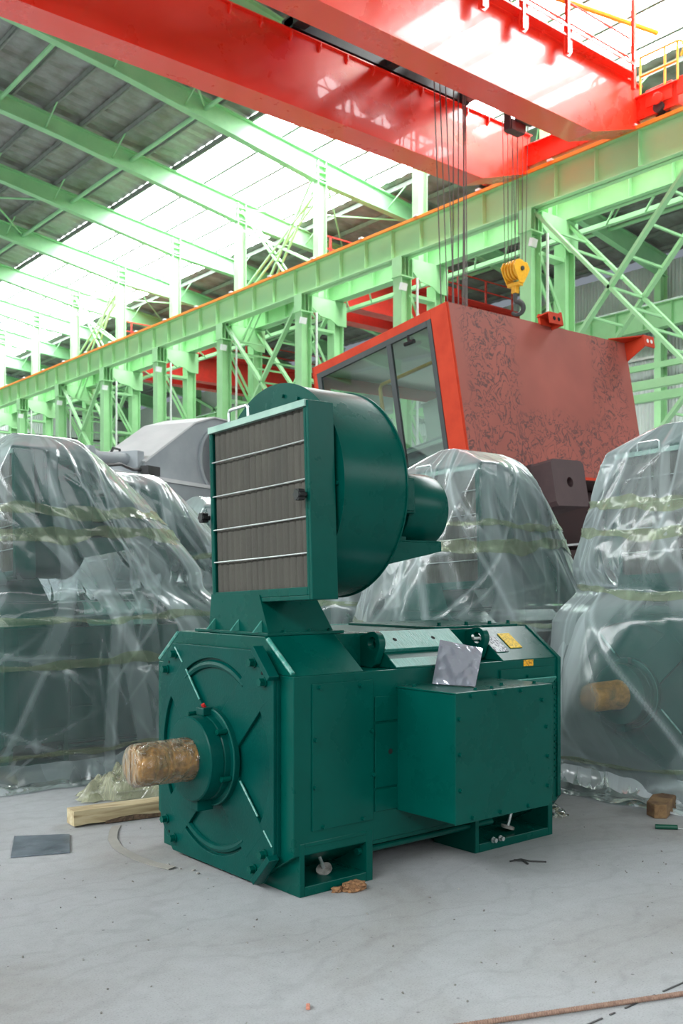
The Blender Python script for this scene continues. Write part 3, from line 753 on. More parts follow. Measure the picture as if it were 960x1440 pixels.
OCT = [(-.54,.165),(-.54,.88),(-.34,1.03),(.34,1.03),(.54,.88),(.54,.165),(.34,.05),(-.34,.05)]
POC = [(-.54,.165),(-.54,.88),(-.34,.88),(-.34,1.03),(.34,1.03),(.34,.88),(.54,.88),(.54,.165),(.34,.05),(-.34,.05)]
def make_motor():
    r = empty('electric_motor', (2.335, 3.67, 0))
    b = MB()
    b.prism([OCT[0], OCT[1], OCT[4], OCT[5], OCT[6], OCT[7]], 0, 1.645, 'x')
    TP = [(-.54,.88),(-.34,1.03),(.34,1.03),(.54,.88)]; TN = [(-.34,.88),(-.34,1.029),(.34,1.029),(.34,.88)]
    for (xa, xb) in ((0, .37), (.56, 1.055), (1.24, 1.645)): b.prism(TP, xa, xb, 'x')
    b.prism(TN, .3, 1.3, 'x')
    fb = b.build('frame_body', MG, r, bevel=.004)
    # end plate facing the shaft
    PL = [(-.455,.15),(-.455,.86),(-.345,.975),(.345,.975),(.455,.86),(.455,.15),(.345,.02),(-.345,.02)]
    ep = MB().prism(PL, -.020, 0, 'x').build('end_plate', MGD, r, bevel=.003)
    cz = .5
    # raised rim: octagon with a round opening
    def octr(a):
        return radial([(p[0], p[1]-cz) for p in PL], (0, 0), a)
    n = 64
    o = [(octr(2*pi*i/n)*math.cos(2*pi*i/n)*.999, octr(2*pi*i/n)*math.sin(2*pi*i/n)*.999) for i in range(n)]
    for q in PL:  # keep the true corners
        a = math.atan2(q[1]-cz, q[0]); i = round(a/(2*pi)*n) % n; o[i] = (q[0]*.999, (q[1]-cz)*.999)
    h = [(.425*math.cos(2*pi*i/n), .425*math.sin(2*pi*i/n)) for i in range(n)]
    b = MB(); hole_prism(b, o, h, -.036, -.0195, (0, cz)); b.build('raised_rim', MGD, ep, bevel=.003)
    for i, a in enumerate((45, 135, 225, 315)):
        M = Matrix.Rotation(math.radians(a), 3, 'X'); c = M@Vector((0, .31, 0))
        MB().obox((-.0280, c.y, cz+c.z), (.017, .30, .185), M).build('spoke', MGD, ep, bevel=.003)
    for (s, a0) in ((1, 90), (-1, -90)):
        pts = [(-.022, .398*math.cos(math.radians(a0+t)), cz+.398*math.sin(math.radians(a0+t))) for t in range(-36, 37, 3)]
        MB().tube(pts, .017, 8).build('arc_bead', MGD, ep, smooth=True)
    for sy in (-1,):
        for (z, s) in ((.905, 1), (.10, -1)):
            M = Matrix.Rotation(math.radians(46*s*(-sy)), 3, 'X')
            MB().obox((-.050, sy*.414, z+(.024 if s > 0 else .0)), (.050, .165, .026), M).build('corner_pad', MGD, ep, bevel=.003)
    bolts = [(s*y, z) for s in (-1, 1) for (y, z) in ((.318, .925), (.392, .850), (.395, .155), (.322, .080))]
    for (y, z) in bolts: MB().hexbolt((-.036, y+.01*(-1 if y < 0 else 1)*0, z), (-1, 0, 0), .017, .03).build('hex_bolt', MG, ep)
    for (y, z) in ((-.375, .885), (.375, .885), (.375, .10)): MB().cyl((-.0375, y, z), (-.036, y, z), .007, 10).build('threaded_hole', MHOLE, ep)
    # welded edge strips around the front of the body
    for (p, q) in (((-.36, 1.02), (-.53, .89)), ((.36, 1.02), (.53, .89))):
        MB().cyl((.004, p[0], p[1]), (.004, q[0], q[1]), .010, 8).build('weld_bead', MGW, r, smooth=True)
    # bearing housing
    bh = MB().lathe([(-.035, .212), (-.058, .212), (-.062, .205), (-.062, .185), (-.085, .183), (-.09, .178)], (0, 0, .5), 'x', 64).build('bearing_housing', MGD, r, smooth=True)
    MB().lathe([(-.09, .176), (-.094, .182), (-.150, .180), (-.155, .175), (-.157, .09)], (0, 0, .5), 'x', 64).build('bearing_cap', MGD, bh, smooth=True)
    MB().lathe([(-.0, .205), (-.03, .208), (-.0301, .12)], (-.035+.004, 0, .5), 'x', 64).build('seat_ring', MGS, bh, smooth=True)
    for a in (20, 65, 140, 200, 320): MB().cyl((-.065, .196*math.cos(math.radians(a)), .5+.196*math.sin(math.radians(a))), (-.11, .196*math.cos(math.radians(a)), .5+.196*math.sin(math.radians(a))), .012, 12).cyl((-.11, .196*math.cos(math.radians(a)), .5+.196*math.sin(math.radians(a))), (-.112, .196*math.cos(math.radians(a)), .5+.196*math.sin(math.radians(a))), .006, 8).build('cap_screw', MG, bh, smooth=True)
    MB().box((-.10, -.03, .68), (-.05, .03, .715)).build('oil_boss', MGD, bh, bevel=.004)
    MB().box((-.13, -.03, .275), (-.05, .03, .335)).build('drain_boss', MGD, bh, bevel=.004)
    MB().cyl((-.075, .0, .71), (-.085, .0, .728), .009, 10).build('grease_nipple_cap', MREDC, bh, smooth=True, label='red cap')
    # shaft
    prof = [(-.157, .088), (-.17, .086), (-.385, .084), (-.41, .080), (-.425, .070), (-.430, .045), (-.4301, .001)]
    sh = MB().lathe(prof, (0, 0, .5), 'x', 48).build('shaft', MSHAFT, r, smooth=True, label='greased brown shaft end wrapped in clear film')
    vs = []; fs = []; n = 72; rows = 40; random.seed(3)
    ph = [random.uniform(0, 6.28) for _ in range(12)]
    for i in range(rows+1):
        t = i/rows; x = -.157-.276*t
        base = .0885-.0035*t if t < .9 else (.0885-.0035*t)*math.sqrt(max(0, 1-((t-.9)/.1)**2*.45))
        if i == rows: base = .055
        for k in range(n):
            a = 2*pi*k/n
            f = sum(math.sin((3+j*2)*a+ph[j]+(9+4*j)*t*(1 if j % 2 else -1)) for j in range(6))
            f = abs(f)/6
            vs.append((x, (base+.003+.004*f)*math.cos(a), .5+(base+.003+.004*f)*math.sin(a)))
    for i in range(rows):
        for k in range(n): fs.append((i*n+k, i*n+(k+1)%n, (i+1)*n+(k+1)%n, (i+1)*n+k))
    fs.append(tuple(rows*n+k for k in range(n)))
    MB().add(vs, fs).build('stretch_film', MSTR, sh, smooth=True)
    for (p, q) in (((.222, .861), (.105, .735)), ((-.217, .423), (-.345, .299)), ((-.388, .249), (-.445, .195)), ((.321, .956), (.254, .891))):
        MB().cyl((-.0365, p[0], p[1]), (-.0365, q[0], q[1]), .0045, 6).build('weld_highlight', MGW, ep, smooth=True, label='pale line, weld highlight put into its colour')  # highlights along the spoke edges drawn as thin pale rods
    # feet
    def foot(x0, x1, s):
        y0, y1 = (-.54, -.22) if s < 0 else (.22, .54)
        yo = s*.54; e = s*.0018
        xa, xb = x0+.0255, x1-.0355
        b = MB().box((xa, min(y0, y0+e), 0), (xb, max(y1, y1+e), .04))
        pf = [(s*.54+e, .0), (s*.54+e, .213), (s*.43, .213), (s*.27, .05), (s*.27, 0)]
        b.prism(pf, x0, x0+.025, 'x').prism(pf, x1-.035, x1, 'x')
        b.box((xa, min(s*.50, s*.54+e), .195), (xb, max(s*.50, s*.54+e), .213))
        b.box((xa, min(s*.215, s*.20), .0), (xb, max(s*.215, s*.20), .12))
        return b.build('foot', MG, r, bevel=.003)
    for (x0, x1) in ((.03, .415), (1.045, 1.605)):
        for s in (-1, 1): foot(x0, x1, s)
    MB().cyl((.36, -.50, .12), (1.2, -.50, .12), .014, 10).box((.40, -.535, .148), (1.1, -.50, .165)).build('base_rail', MG, r)
    # side panels
    def panel(x0, x1, z0, z1, bl=(), hole=None, t=.007, name='side_panel'):
        p = MB().box((x0, -.54-t, z0), (x1, -.54, z1)).build(name, MG, r, bevel=.002)
        for (x, z) in bl: MB().hexbolt((x, -.54-t, z), (0, -1, 0), .008, .012).build('panel_bolt', MG, p)
        if hole: MB().cyl((hole[0], -.5475-t+.007, hole[1]), (hole[0], -.54, hole[1]), .012, 14).build('cable_hole', MHOLE, p)
        return p
    panel(.09, .413, .255, .845, [(.125, .83), (.34, .825), (.105, .62), (.10, .43), (.145, .265), (.355, .268), (.402, .63), (.408, .445)])
    panel(.425, .575, .665, .770); panel(.425, .575, .385, .655, hole=(.51, .532)); panel(.425, .575, .285, .375)
    lid = panel(1.21, 1.60, .74, .840, [(1.40, .80), (1.585, .735)], t=.012, name='brush_cover')
    MB().obox((1.405, -.565, .775), (.37, .008, .035), Matrix.Rotation(.7, 3, 'X')).build('cover_lip', MGS, lid)
    cb = MB()
    for i in range(17): cb.cyl((1.625, -.54, .28+i*.03), (1.625, -.546, .28+i*.03), .005, 8)
    cb.build('rivet_row', MG, r)['kind'] = 'stuff'
    MB().prism([(-.55,.19),(-.55,.88),(-.345,1.035),(.345,1.035),(.55,.88),(.55,.19),(.50,.13),(-.50,.13)], 1.635, 1.66, 'x').build('rear_flange', MG, r, bevel=.003)
    # chamfer deck between the lugs
    ang = math.atan2(.15, .20)
    M = Matrix.Rotation(ang, 3, 'X')
    for s in (-1, 1):
        Ms = Matrix.Rotation(-ang*s, 3, 'X')
        # the raised plate
        c = Vector((.8075, s*.405, .982+.008))
        MB().obox(Vector((.8075, s*.512, .902)), (.50, .055, .005), Ms).build('lower_strip', MGS, r, label='brushed pale strip with the chamfer glare in its colour')
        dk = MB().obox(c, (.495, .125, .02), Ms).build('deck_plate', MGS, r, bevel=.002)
        if s < 0:
            for x in (.66, .90):
                nn = Ms@Vector((0, 0, 1)); cc = c+Vector((x-.8075, 0, 0))+nn*.0105
                MB().cyl(cc, cc-nn*.01, .011, 14).build('bolt_hole', MHOLE, dk)
    MB().box((1.0, -.32, 1.03), (1.60, .32, 1.042)).build('top_cover', MG, r, bevel=.002)
    for x in (1.06, 1.25, 1.42, 1.56): MB().hexbolt((x, -.29, 1.042), (0, 0, 1), .010, .018).build('cover_bolt', MG, r)
    # lifting lugs
    pts = [(.052*math.cos(t), .052*math.sin(t)) for t in [i*pi/12 for i in range(24)]]+[(.08, .03), (.08, -.105), (.02, -.107), (-.012, -.107)]
    def lug(x, s, lbl=None):
        P = hull2([(s*-p[0]*-1*-1, p[1]) if s > 0 else p for p in pts])
        o, h = plate_with_hole(lambda a: radial(P, (0, 0), a), .027)
        b = MB(); hole_prism(b, o, h, x-.018, x+.018, (s*.418, .987)); return b.build('lifting_lug', MG, r, bevel=.003)
    for x in (.535, 1.205):
        for s in (-1, 1): lug(x, s)
    tie = MB().tube([(1.13, -.445, 1.0), (1.16, -.42, .985), (1.205, -.42, .985), (1.235, -.43, .965), (1.27, -.455, .945), (1.285, -.475, .93)], .007, 8).build('plastic_tie', MWHT, r, smooth=True)
    # nameplates on the chamfer
    def onch(name, x0, x1, t0, t1, m, lab, lift=.003):
        # t = 0 at the lower edge, 1 at the upper edge of the chamfer
        P0 = Vector((0, -.54, .88)); P1 = Vector((0, -.34, 1.03)); nn = Vector((0, -.6, .8))
        a = P0.lerp(P1, t0); c = P0.lerp(P1, t1); mid = (a+c)/2+nn*lift
        o = MB().obox((( x0+x1)/2, mid.y, mid.z), (x1-x0, (c-a).length, .003), Matrix.Rotation(ang, 3, 'X')).build(name, m, r, label=lab)
        return o
    onch('nameplate', 1.245, 1.335, .25, .72, MPLN, 'silver printed nameplate'); onch('wiring_plate', 1.37, 1.455, .34, .78, MPLY, 'yellow printed plate')
    MB().box((1.385, -.543, .848), (1.455, -.54, .878)).build('warning_label', MLBO, r, label='small orange-yellow warning label')
    # terminal box
    tb_ = MB().box((.553, -.885, .275), (1.158, -.54, .80)).build('terminal_box', MG, r, bevel=.003)
    MB().box((.550, -.892, .272), (1.162, -.885, .806)).build('front_lid', MG, tb_, bevel=.002)
    MB().box((.548, -.888, .800), (1.160, -.54, .807)).build('top_lid', MG, tb_, bevel=.002)
    for (x, z) in ((.572, .70), (.575, .555), (.578, .41), (.64, .79), (.79, .79), (.95, .79), (1.09, .74), (1.12, .62), (1.13, .49), (1.13, .36), (.65, .29), (.82, .29), (1.0, .29)):
        MB().hexbolt((x, -.892, z), (0, -1, 0), .008, .011).build('lid_screw', MG, tb_)
    for (x, y) in ((.60, -.60), (.80, -.86), (.90, -.60), (.93, -.80), (.70, -.86), (1.10, -.84)):
        MB().hexbolt((x, y, .807), (0, 0, 1), .008, .011).build('lid_screw', MG, tb_)
    # ---------------- blower
    rl_ = math.radians(-2.4); C0 = Vector((.045, -.223, 1.565))
    RM_ = Matrix.Translation(C0)@Matrix.Rotation(-rl_*-1, 4, 'X')@Matrix.Translation(-C0)
    def bp(b, name, m, par=r, **k): return b.build(name, m, par, M=RM_, **k)
    # local upright coordinates; y from -.59 to .145, z 1.17 to 1.96
    ya, yb, za, zb = -.590, .145, 1.170, 1.962
    b = MB(); th = .018; fw = .034; fb_ = .052
    b.box((.045, ya, za), (.175, ya+th, zb)).box((.045, yb-th, za), (.175, yb, zb)).box((.045, ya+th, za), (.175, yb-th, za+th)).box((.06, ya+th, zb-th), (.175, yb-th, zb))
    b.box((.045, ya+th, za+th), (.055, ya+fw, zb-th)).box((.045, yb-fw*.75, za+th), (.055, yb-th, zb-th)).box((.045, ya+fw, za+th), (.055, yb-fw*.75, za+fb_))
    b.box((.165, ya+th, za+th), (.175, yb-th, zb-th))
    ff = bp(b, 'filter_frame', MG, bevel=.003)
    vs = []; fs = []; nP = 120; y0, y1, z0, z1 = ya+fw-.004, yb-.024, za+fb_-.004, zb-.012
    for i in range(nP+1):
        y = y0+(y1-y0)*i/nP; ph_ = (i/nP*15) % 1; x = .062-.0055*abs(math.sin(ph_*pi))**.8+.0006*math.sin(i*1.7)
        vs += [(x, y, z0), (x, y, z1)]
    for i in range(nP): fs.append((2*i, 2*i+1, 2*i+3, 2*i+2))
    fp = bp(MB().add(vs, fs), 'filter_panel', MFILT, ff, smooth=True, label='dusty grey-brown pleated filter')
    for i, f in enumerate((.188, .385, .59, .80)):
        bp(MB().tube([(.046+.003*math.sin(6*t), y0+(y1-y0)*t, z0+(z1-z0)*f-.001*math.sin(t*pi)) for t in [j/12 for j in range(13)]], .0032, 8), 'retaining_wire', MZN, ff, smooth=True)
    bp(MB().box((.036, ya+.012, zb-.026), (.060, yb-.004, zb+.003)), 'top_strip', MALU, ff, bevel=.002, label='pale metal strip')
    hy = -.11
    bp(MB().tube([(.05, hy+.095, zb), (.05, hy+.095, zb+.045), (.05, hy+.085, zb+.055), (.05, hy-.045, zb+.055), (.05, hy-.055, zb+.045), (.05, hy-.055, zb)], .007, 8), 'filter_handle', MZN, ff, smooth=True)
    for (y, z) in ((ya+.03, 1.585), (yb+.012, 1.56)):
        b = MB().cyl((.02, y, z), (.045, y, z), .012, 12)
        for k in range(6): a = k*pi/3; b.cyl((.0, y+.016*math.cos(a), z+.016*math.sin(a)), (.03, y+.016*math.cos(a), z+.016*math.sin(a)), .009, 8)
        b.cyl((-.002, y, z), (.03, y, z), .018, 12)
        bp(b, 'clamp_knob', MBLK, ff, smooth=True)
    # scroll housing, slightly spiral
    sy, sz = -.170, 1.640
    def scroll(x0, x1, g=0):
        pts = []
        for k in range(72):
            a = 2*pi*k/72
            R = .462+.018*math.cos(a-.9)+g
            pts.append((sy+R*math.cos(a), sz+R*math.sin(a)))
        return MB().prism(pts, x0, x1, 'x')
    fh = bp(scroll(.195, .54), 'fan_housing', MG, smooth=True)
    bp(scroll(.193, .198, .006), 'front_rim', MG, fh, smooth=True); bp(scroll(.538, .545, .006), 'rear_rim', MG, fh, smooth=True)
    bp(MB().lathe([(.17, .30), (.2, .30)], (0, sy, sz), 'x', 48), 'inlet_ring', MGD, fh, smooth=True)
    for (y, z) in ((-.335, 2.03), (-.23, 2.06), (-.585, 1.64)): bp(MB().cyl((.182, y, z), (.194, y, z), .008, 8), 'rim_screw', MG, fh)
    # duct down to the motor
    b = MB()
    top = [(.04, .13), (.04, -.245), (.335, -.245), (.335, .13)]; bot = [(.04, .15), (.04, -.315), (.385, -.315), (.385, .15)]
    vs = [(x, y, 1.20) for x, y in top]+[(x, y, 1.04) for x, y in bot]
    b.add(vs, [(0, 1, 5, 4), (1, 2, 6, 5), (2, 3, 7, 6), (3, 0, 4, 7), (0, 3, 2, 1), (4, 5, 6, 7)])
    du = b.build('duct', MG, r)
    MB().box((.02, -.335, 1.031), (.43, .24, 1.044)).build('duct_flange', MG, r, bevel=.002)
    for y in (.10, -.09, -.262): MB().prism([(-.005, 1.044), (.042, 1.044), (.042, 1.095)], y-.004, y+.004, 'y').build('gusset', MGS, du)
    for x in (.12, .25, .36): MB().hexbolt((x, -.322, 1.044), (0, 0, 1), .007, .012).build('flange_bolt', MG, du)
    # fan motor
    my, mz = -.20, 1.60
    fm = bp(MB().lathe([(.545, .10), (.64, .105), (.645, .13), (.82, .13)], (0, my, mz), 'x', 36), 'fan_motor', MG, smooth=True)
    bp(MB().lathe([(.79, .172), (.80, .178), (1.02, .178), (1.045, .171), (1.055, .148), (1.0551, .0)], (0, my, mz), 'x', 48), 'fan_cowl', MG, fm, smooth=True)
    fins = MB()
    for k in range(16):
        a = k*pi/8; M = Matrix.Rotation(a, 3, 'X'); c = M@Vector((0, 0, .14)); fins.obox((.72, my+c.y, mz+c.z), (.10, .006, .03), M)
    bp(fins, 'cooling_fins', MG, fm)['kind'] = 'stuff'
    bp(MB().box((.64, my-.20, mz-.04), (.80, my-.12, mz+.125)), 'connection_box', MG, fm, bevel=.006)
    bp(MB().box((.645, my-.21, mz-.03), (.785, my-.20, mz+.115)), 'box_cover', MG, fm, bevel=.006)
    bp(MB().cyl((.70, my-.155, mz-.04), (.70, my-.155, mz-.085), .022, 12).cyl((.74, my-.155, mz-.04), (.74, my-.155, mz-.075), .018, 12), 'cable_gland', MDARK, fm, smooth=True)
    bk = bp(MB().prism([(.54, 1.43), (.96, 1.43), (.96, 1.39), (.54, 1.31)], my-.20, my-.19, 'y').prism([(.54, 1.43), (.96, 1.43), (.96, 1.39), (.54, 1.31)], my+.19, my+.20, 'y').box((.54, my-.2, 1.43), (.96, my+.2, 1.438)), 'motor_bracket', MG, bevel=.002)
    bp(MB().box((.56, my-.13, 1.438), (.80, my+.13, 1.46)), 'foot_plate', MG, bk)
    return r
motor = make_motor()
tag(motor, 'unwrapped green motor with filtered blower on top, in the foreground', 'motor')
motor.rotation_euler.x = 0

# ---- hold-down bolts left lying in the feet
def loose_bolt(loc, rot, lab):
    t = empty('transport_bolt', loc, rot); tag(t, lab, 'bolt')
    MB().cyl((0, 0, .012), (0, 0, .125), .008, 12).build('bolt_shank', MZN, t, smooth=True); MB().cyl((0, 0, 0), (0, 0, .012), .034, 24).build('washer', MPEB, t, smooth=True)
loose_bolt((2.335+.235, 3.67-.44, .052), (.15, -.5, 0), 'zinc bolt with a washer lying in the near foot of the motor')
loose_bolt((2.335+1.36, 3.67-.46, .054), (.1, .25, 0), 'zinc bolt with a washer standing in the far foot of the motor')
for i, x in enumerate((1.165, 1.215)):
    tag(MB().hexbolt((2.335+x, 3.67-.541, .045), (0, -1, 0), .011, .022).build('set_screw', MZN, None), ('zinc screw head on the far foot rim, left of two', 'zinc screw head on the far foot rim, right of two')[i], 'screw')

# ---- document pouch leaning on the chamfer above the terminal box
def make_pouch():
    n, m_ = 26, 32; vs = []; fs = []
    A, B_, C_, D_ = Vector((3.045, 3.072, .811)), Vector((3.10, 2.870, .811)), Vector((3.310, 3.018, .957)), Vector((3.152, 3.130, .996))
    nn = (B_-A).cross(D_-A).normalized()
    random.seed(2); ph = [random.uniform(0, 6) for _ in range(9)]
    for side in (1, -1):
        for j in range(m_+1):
            for i in range(n+1):
                u, v = i/n, j/m_
                p = A.lerp(B_, u).lerp(D_.lerp(C_, u), v)
                e = min(u, 1-u, v, 1-v); th = .008*min(1, e*9)
                w = .0035*math.sin(9*u+7*v+ph[0]+2*math.sin(6*v+ph[1]))+.003*abs(math.sin(6*u-9*v+ph[2]+1.5*math.sin(8*u)))+.002*math.sin(22*u+13*v+ph[3])
                vs.append(p+nn*(side*(th+.002)+(w if side*nn.z > 0 or True else 0)*min(1, e*7)))
        o = 0 if side == 1 else (n+1)*(m_+1)
        for j in range(m_):
            for i in range(n): a = o+j*(n+1)+i; fs.append((a, a+1, a+n+2, a+n+1))
    return MB().add(vs, fs).build('document_pouch', MPOU, None, smooth=True)
po = make_pouch(); tag(po, 'crinkled silver film document pouch leaning on top of the terminal box', 'pouch')

# ================================================================== WRAPPED MOTORS
SKIP = ('hex_bolt', 'panel_bolt', 'threaded_hole', 'cap_screw', 'lid_screw', 'cover_bolt', 'rivet_row', 'plastic_tie', 'nameplate', 'wiring_plate', 'warning_label', 'clamp_knob', 'stretch_film',
        'bolt_hole', 'flange_bolt', 'rim_screw', 'arc_bead', 'cable_hole', 'grease_nipple_cap', 'cooling_fins', 'gusset', 'cover_lip', 'cable_gland', 'weld_bead')
def copy_tree(o, parent, drop=()):
    base = o.name.split('.')[0]
    if base in SKIP or base in drop: return None
    c = o.copy(); COL.objects.link(c); c.parent = parent
    for ch in [k for k in ALLCH.get(o.name, [])]: copy_tree(ch, c, drop)
    return c
ALLCH = {}
for o in COL.objects:
    if o.parent: ALLCH.setdefault(o.parent.name, []).append(o)

def key_points(fan=True):
    P = []
    for x in (-.04, 1.68):
        for y in (-.57, .57): P += [(x, y, .0), (x, y, .9)]
        for y in (-.36, .36): P.append((x, y, 1.06))
    for a in range(0, 360, 45): P.append((-.44, .09*math.cos(math.radians(a)), .5+.09*math.sin(math.radians(a))))
    for x in (.02, .18):
        for (y, z) in ((-.62, 1.17), (-.62, 1.99), (.17, 1.17), (.17, 1.96)): P.append((x, y, z))
    for x in (.19, .56):
        for a in range(0, 360, 12): P.append((x, -.17+.49*math.cos(math.radians(a)), 1.64+.49*math.sin(math.radians(a))))
    for a in (range(0, 360, 30) if fan else ()): P.append((1.05, -.2+.18*math.cos(math.radians(a)), 1.6+.18*math.sin(math.radians(a))))
    for y in (-.62, .62):
        for x in (-.12, 1.75): P.append((x, y, 0))
    return P
KP = key_points(); KPN = key_points(False)
def make_film(root, dz, seed, NT=320, NZ=150, bands=(), pinch=((1.12, .10, .10),), box=False, skirt=1.0, amp=1.0, fan=True):
    rnd = random.Random(seed); rg = np.random.default_rng(seed)
    P = list(KP if fan else KPN)
    if box: P += [(x, -.91, z) for x in (.54, 1.18) for z in (.0, .82)]
    P = [(x, y, z+dz if z > 0 else 0) for (x, y, z) in P]
    zt = max(p[2] for p in P)+.01
    zs = list(np.linspace(0, zt-.02, NZ-8))+[zt-.02+.02*math.sin(pi/2*i/8) for i in range(1, 9)]
    th = np.linspace(0, 2*pi, NT, endpoint=False)
    def centre(z):
        t = min(1, max(0, (z-.9)/(zt-1.1))); t = t*t*(3-2*t)
        return (.82*(1-t)+.36*t, -.0*(1-t)-.17*t)
    R = np.zeros((len(zs), NT)); Cn = []
    for i, z in enumerate(zs):
        pl = []
        for a in P:
            if abs(a[2]-z) < 1e-6: pl.append(a[:2])
        lo = [a for a in P if a[2] <= z]; hi = [a for a in P if a[2] > z]
        L = np.array(lo); Hh = np.array(hi)
        if len(hi) and len(lo):
            t = (z-L[:, None, 2])/(Hh[None, :, 2]-L[:, None, 2])
            X = L[:, None, 0]+(Hh[None, :, 0]-L[:, None, 0])*t; Y = L[:, None, 1]+(Hh[None, :, 1]-L[:, None, 1])*t
            pl += list(zip(X.ravel().tolist(), Y.ravel().tolist()))
        if not pl: R[i] = R[i-1]*.3; Cn.append(Cn[-1]); continue
        hp = hull2(pl); c = centre(z)
        Cn.append(c); A = np.array(hp)-np.array(c); B = np.roll(A, -1, axis=0); E = B-A
        dx, dy = np.cos(th)[:, None], np.sin(th)[:, None]
        den = dx*E[None, :, 1]-dy*E[None, :, 0]; den = np.where(np.abs(den) < 1e-9, 1e-9, den)
        tt = (A[None, :, 0]*E[None, :, 1]-A[None, :, 1]*E[None, :, 0])/den
        ss = (A[None, :, 0]*dy-A[None, :, 1]*dx)/den
        ok = (tt > 0) & (ss >= -1e-4) & (ss <= 1.0001)
        R[i] = np.max(np.where(ok, tt, 0), axis=1)
    for _ in range(2): R = (np.roll(R, 1, 1)+R*2+np.roll(R, -1, 1))/4
    zz = np.array(zs)[:, None]; T = th[None, :]
    # pinch where tape is tied
    for (z0, s, a) in pinch: R = R*(1-a*np.exp(-((zz-z0-dz)/s)**2)*(np.clip(np.cos(T+.15), 0, 1) if not fan else 1))
    R = R+.012
    # folds: relief F, and D = where the film lies double
    F = np.zeros_like(R); D = np.zeros_like(R)
    LW = 1.25*2*pi/NT
    def dist(t0, sl, zc): return (T-t0-sl*(zz-zc)+pi) % (2*pi)-pi
    for k in range(34):   # long taut creases
        t0 = rnd.uniform(0, 2*pi); w = rnd.uniform(.018, .05); a = rnd.choice((1, 1, -1))*rnd.uniform(.006, .020)
        zc = rnd.uniform(0, zt); zw = rnd.uniform(.3, 1.2); sl = rnd.gauss(0, .45)
        d = dist(t0, sl, zc); win = np.exp(-((zz-zc)/zw)**4)
        F += a*np.exp(-np.abs(d)/w)*win; D += rnd.uniform(.4, 1.0)*np.exp(-(d/LW)**2)*win
    for k in range(16):   # overlapping layers: soft-edged strips
        t0 = rnd.uniform(0, 2*pi); w = rnd.uniform(.04, .13); zc = rnd.uniform(0, zt); zw = rnd.uniform(.4, 1.3); sl = rnd.gauss(0, .35)
        d = dist(t0, sl, zc)+.02*np.sin(3*zz+k); win = np.exp(-((zz-zc)/zw)**6)
        D += rnd.uniform(.25, .6)/(1+np.exp((np.abs(d)-w)/.006))*win; F += .010/(1+np.exp((np.abs(d)-w)/.015))*win
    for k in range(30):   # broad billows
        t0 = rnd.uniform(0, 2*pi); w = rnd.uniform(.08, .25); zc = rnd.uniform(0, zt); zw = rnd.uniform(.15, .5); sl = rnd.gauss(0, .4)
        F += rnd.uniform(-.022, .026)*np.exp(-(dist(t0, sl, zc)/w)**2)*np.exp(-((zz-zc)/zw)**2)
    for k in range(46):   # short crumples crossing the drape
        t0 = rnd.uniform(0, 2*pi); zc = rnd.uniform(0, zt*.95); an = rnd.uniform(-1.1, 1.1); L = rnd.uniform(.10, .38)
        d = ((T-t0+pi) % (2*pi)-pi)*.7; e = zz-zc
        u = d*math.cos(an)+e*math.sin(an); v = -d*math.sin(an)+e*math.cos(an)
        q = np.exp(-np.abs(v)/.014)*np.exp(-(u/L)**4); F += rnd.uniform(.003, .009)*q; D += rnd.uniform(.2, .7)*np.exp(-np.abs(v)/.009)*np.exp(-(u/L)**4)
    for bnd in bands:     # little gathers radiating from each tape
        for k in range(26):
            t0 = rnd.uniform(0, 2*pi); sg = rnd.choice((1, -1)); sl = rnd.gauss(0, .5); e = (zz-bnd[0])*sg
            win = np.where(e > 0, np.exp(-e/.13), 0)*np.clip(e/.02, 0, 1); d = dist(t0, sl, bnd[0])
            F += .008*np.exp(-np.abs(d)/.03)*win; D += .7*np.exp(-(d/LW)**2)*win
    for k in range(6):
        q = rnd.randint(12, 40); F += .0010*np.sin(q*T+rnd.uniform(0, 6)+rnd.uniform(-6, 6)*zz)
    F = np.maximum(F, -.009)
    damp = np.ones_like(zz)
    for bnd in bands: damp = damp*(1-.72*np.exp(-((zz-bnd[0]-dz*0)/.035)**2))
    F = F*damp*amp
    R = R+F*np.clip((zt-zz)/.12, .1, 1)
    # skirt
    nz1 = sum(np.sin(q*T+rnd.uniform(0, 6))/math.sqrt(q) for q in (2, 3, 5, 7, 11, 17, 29))
    nz2 = sum(np.sin(q*T+rnd.uniform(0, 6)) for q in (13, 19, 31, 43))/4
    g = np.clip(1-zz/.17, 0, 1)**1.3
    R = R+g*skirt*(.07+.05*nz1+.025*nz2)
    Z = zz+0*T
    Z = np.where(zz < .17, .004+(zz/.17)**1.25*.17+np.clip(.016*np.abs(nz2)+.012*nz1*nz1, 0, .05)*(1-np.abs(zz/.17*2-1)), Z)
    Z = np.maximum(Z, .003)
    cx = np.array([c[0] for c in Cn])[:, None]; cy = np.array([c[1] for c in Cn])[:, None]
    def surf(zq, tq, off=0):
        i = np.interp(zq, zs, np.arange(len(zs))); i0 = np.clip(i.astype(int), 0, len(zs)-2); fz = i-i0
        j = (tq/(2*pi)*NT); j0 = j.astype(int) % NT; fj = j-np.floor(j)
        j1 = (j0+1) % NT
        r_ = (R[i0, j0]*(1-fj)+R[i0, j1]*fj)*(1-fz)+(R[i0+1, j0]*(1-fj)+R[i0+1, j1]*fj)*fz+off
        c0 = np.array([c[0] for c in Cn]); c1 = np.array([c[1] for c in Cn])
        return c0[i0]+r_*np.cos(tq), c1[i0]+r_*np.sin(tq), zq
    X = cx+R*np.cos(T); Y = cy+R*np.sin(T)
    vs = np.stack([X, Y, Z], -1).reshape(-1, 3)
    nz = len(zs); ii, jj = np.meshgrid(np.arange(nz-1), np.arange(NT), indexing='ij'); j2 = (jj+1) % NT
    fs = np.stack([ii*NT+jj, ii*NT+j2, (ii+1)*NT+j2, (ii+1)*NT+jj], -1).reshape(-1, 4)
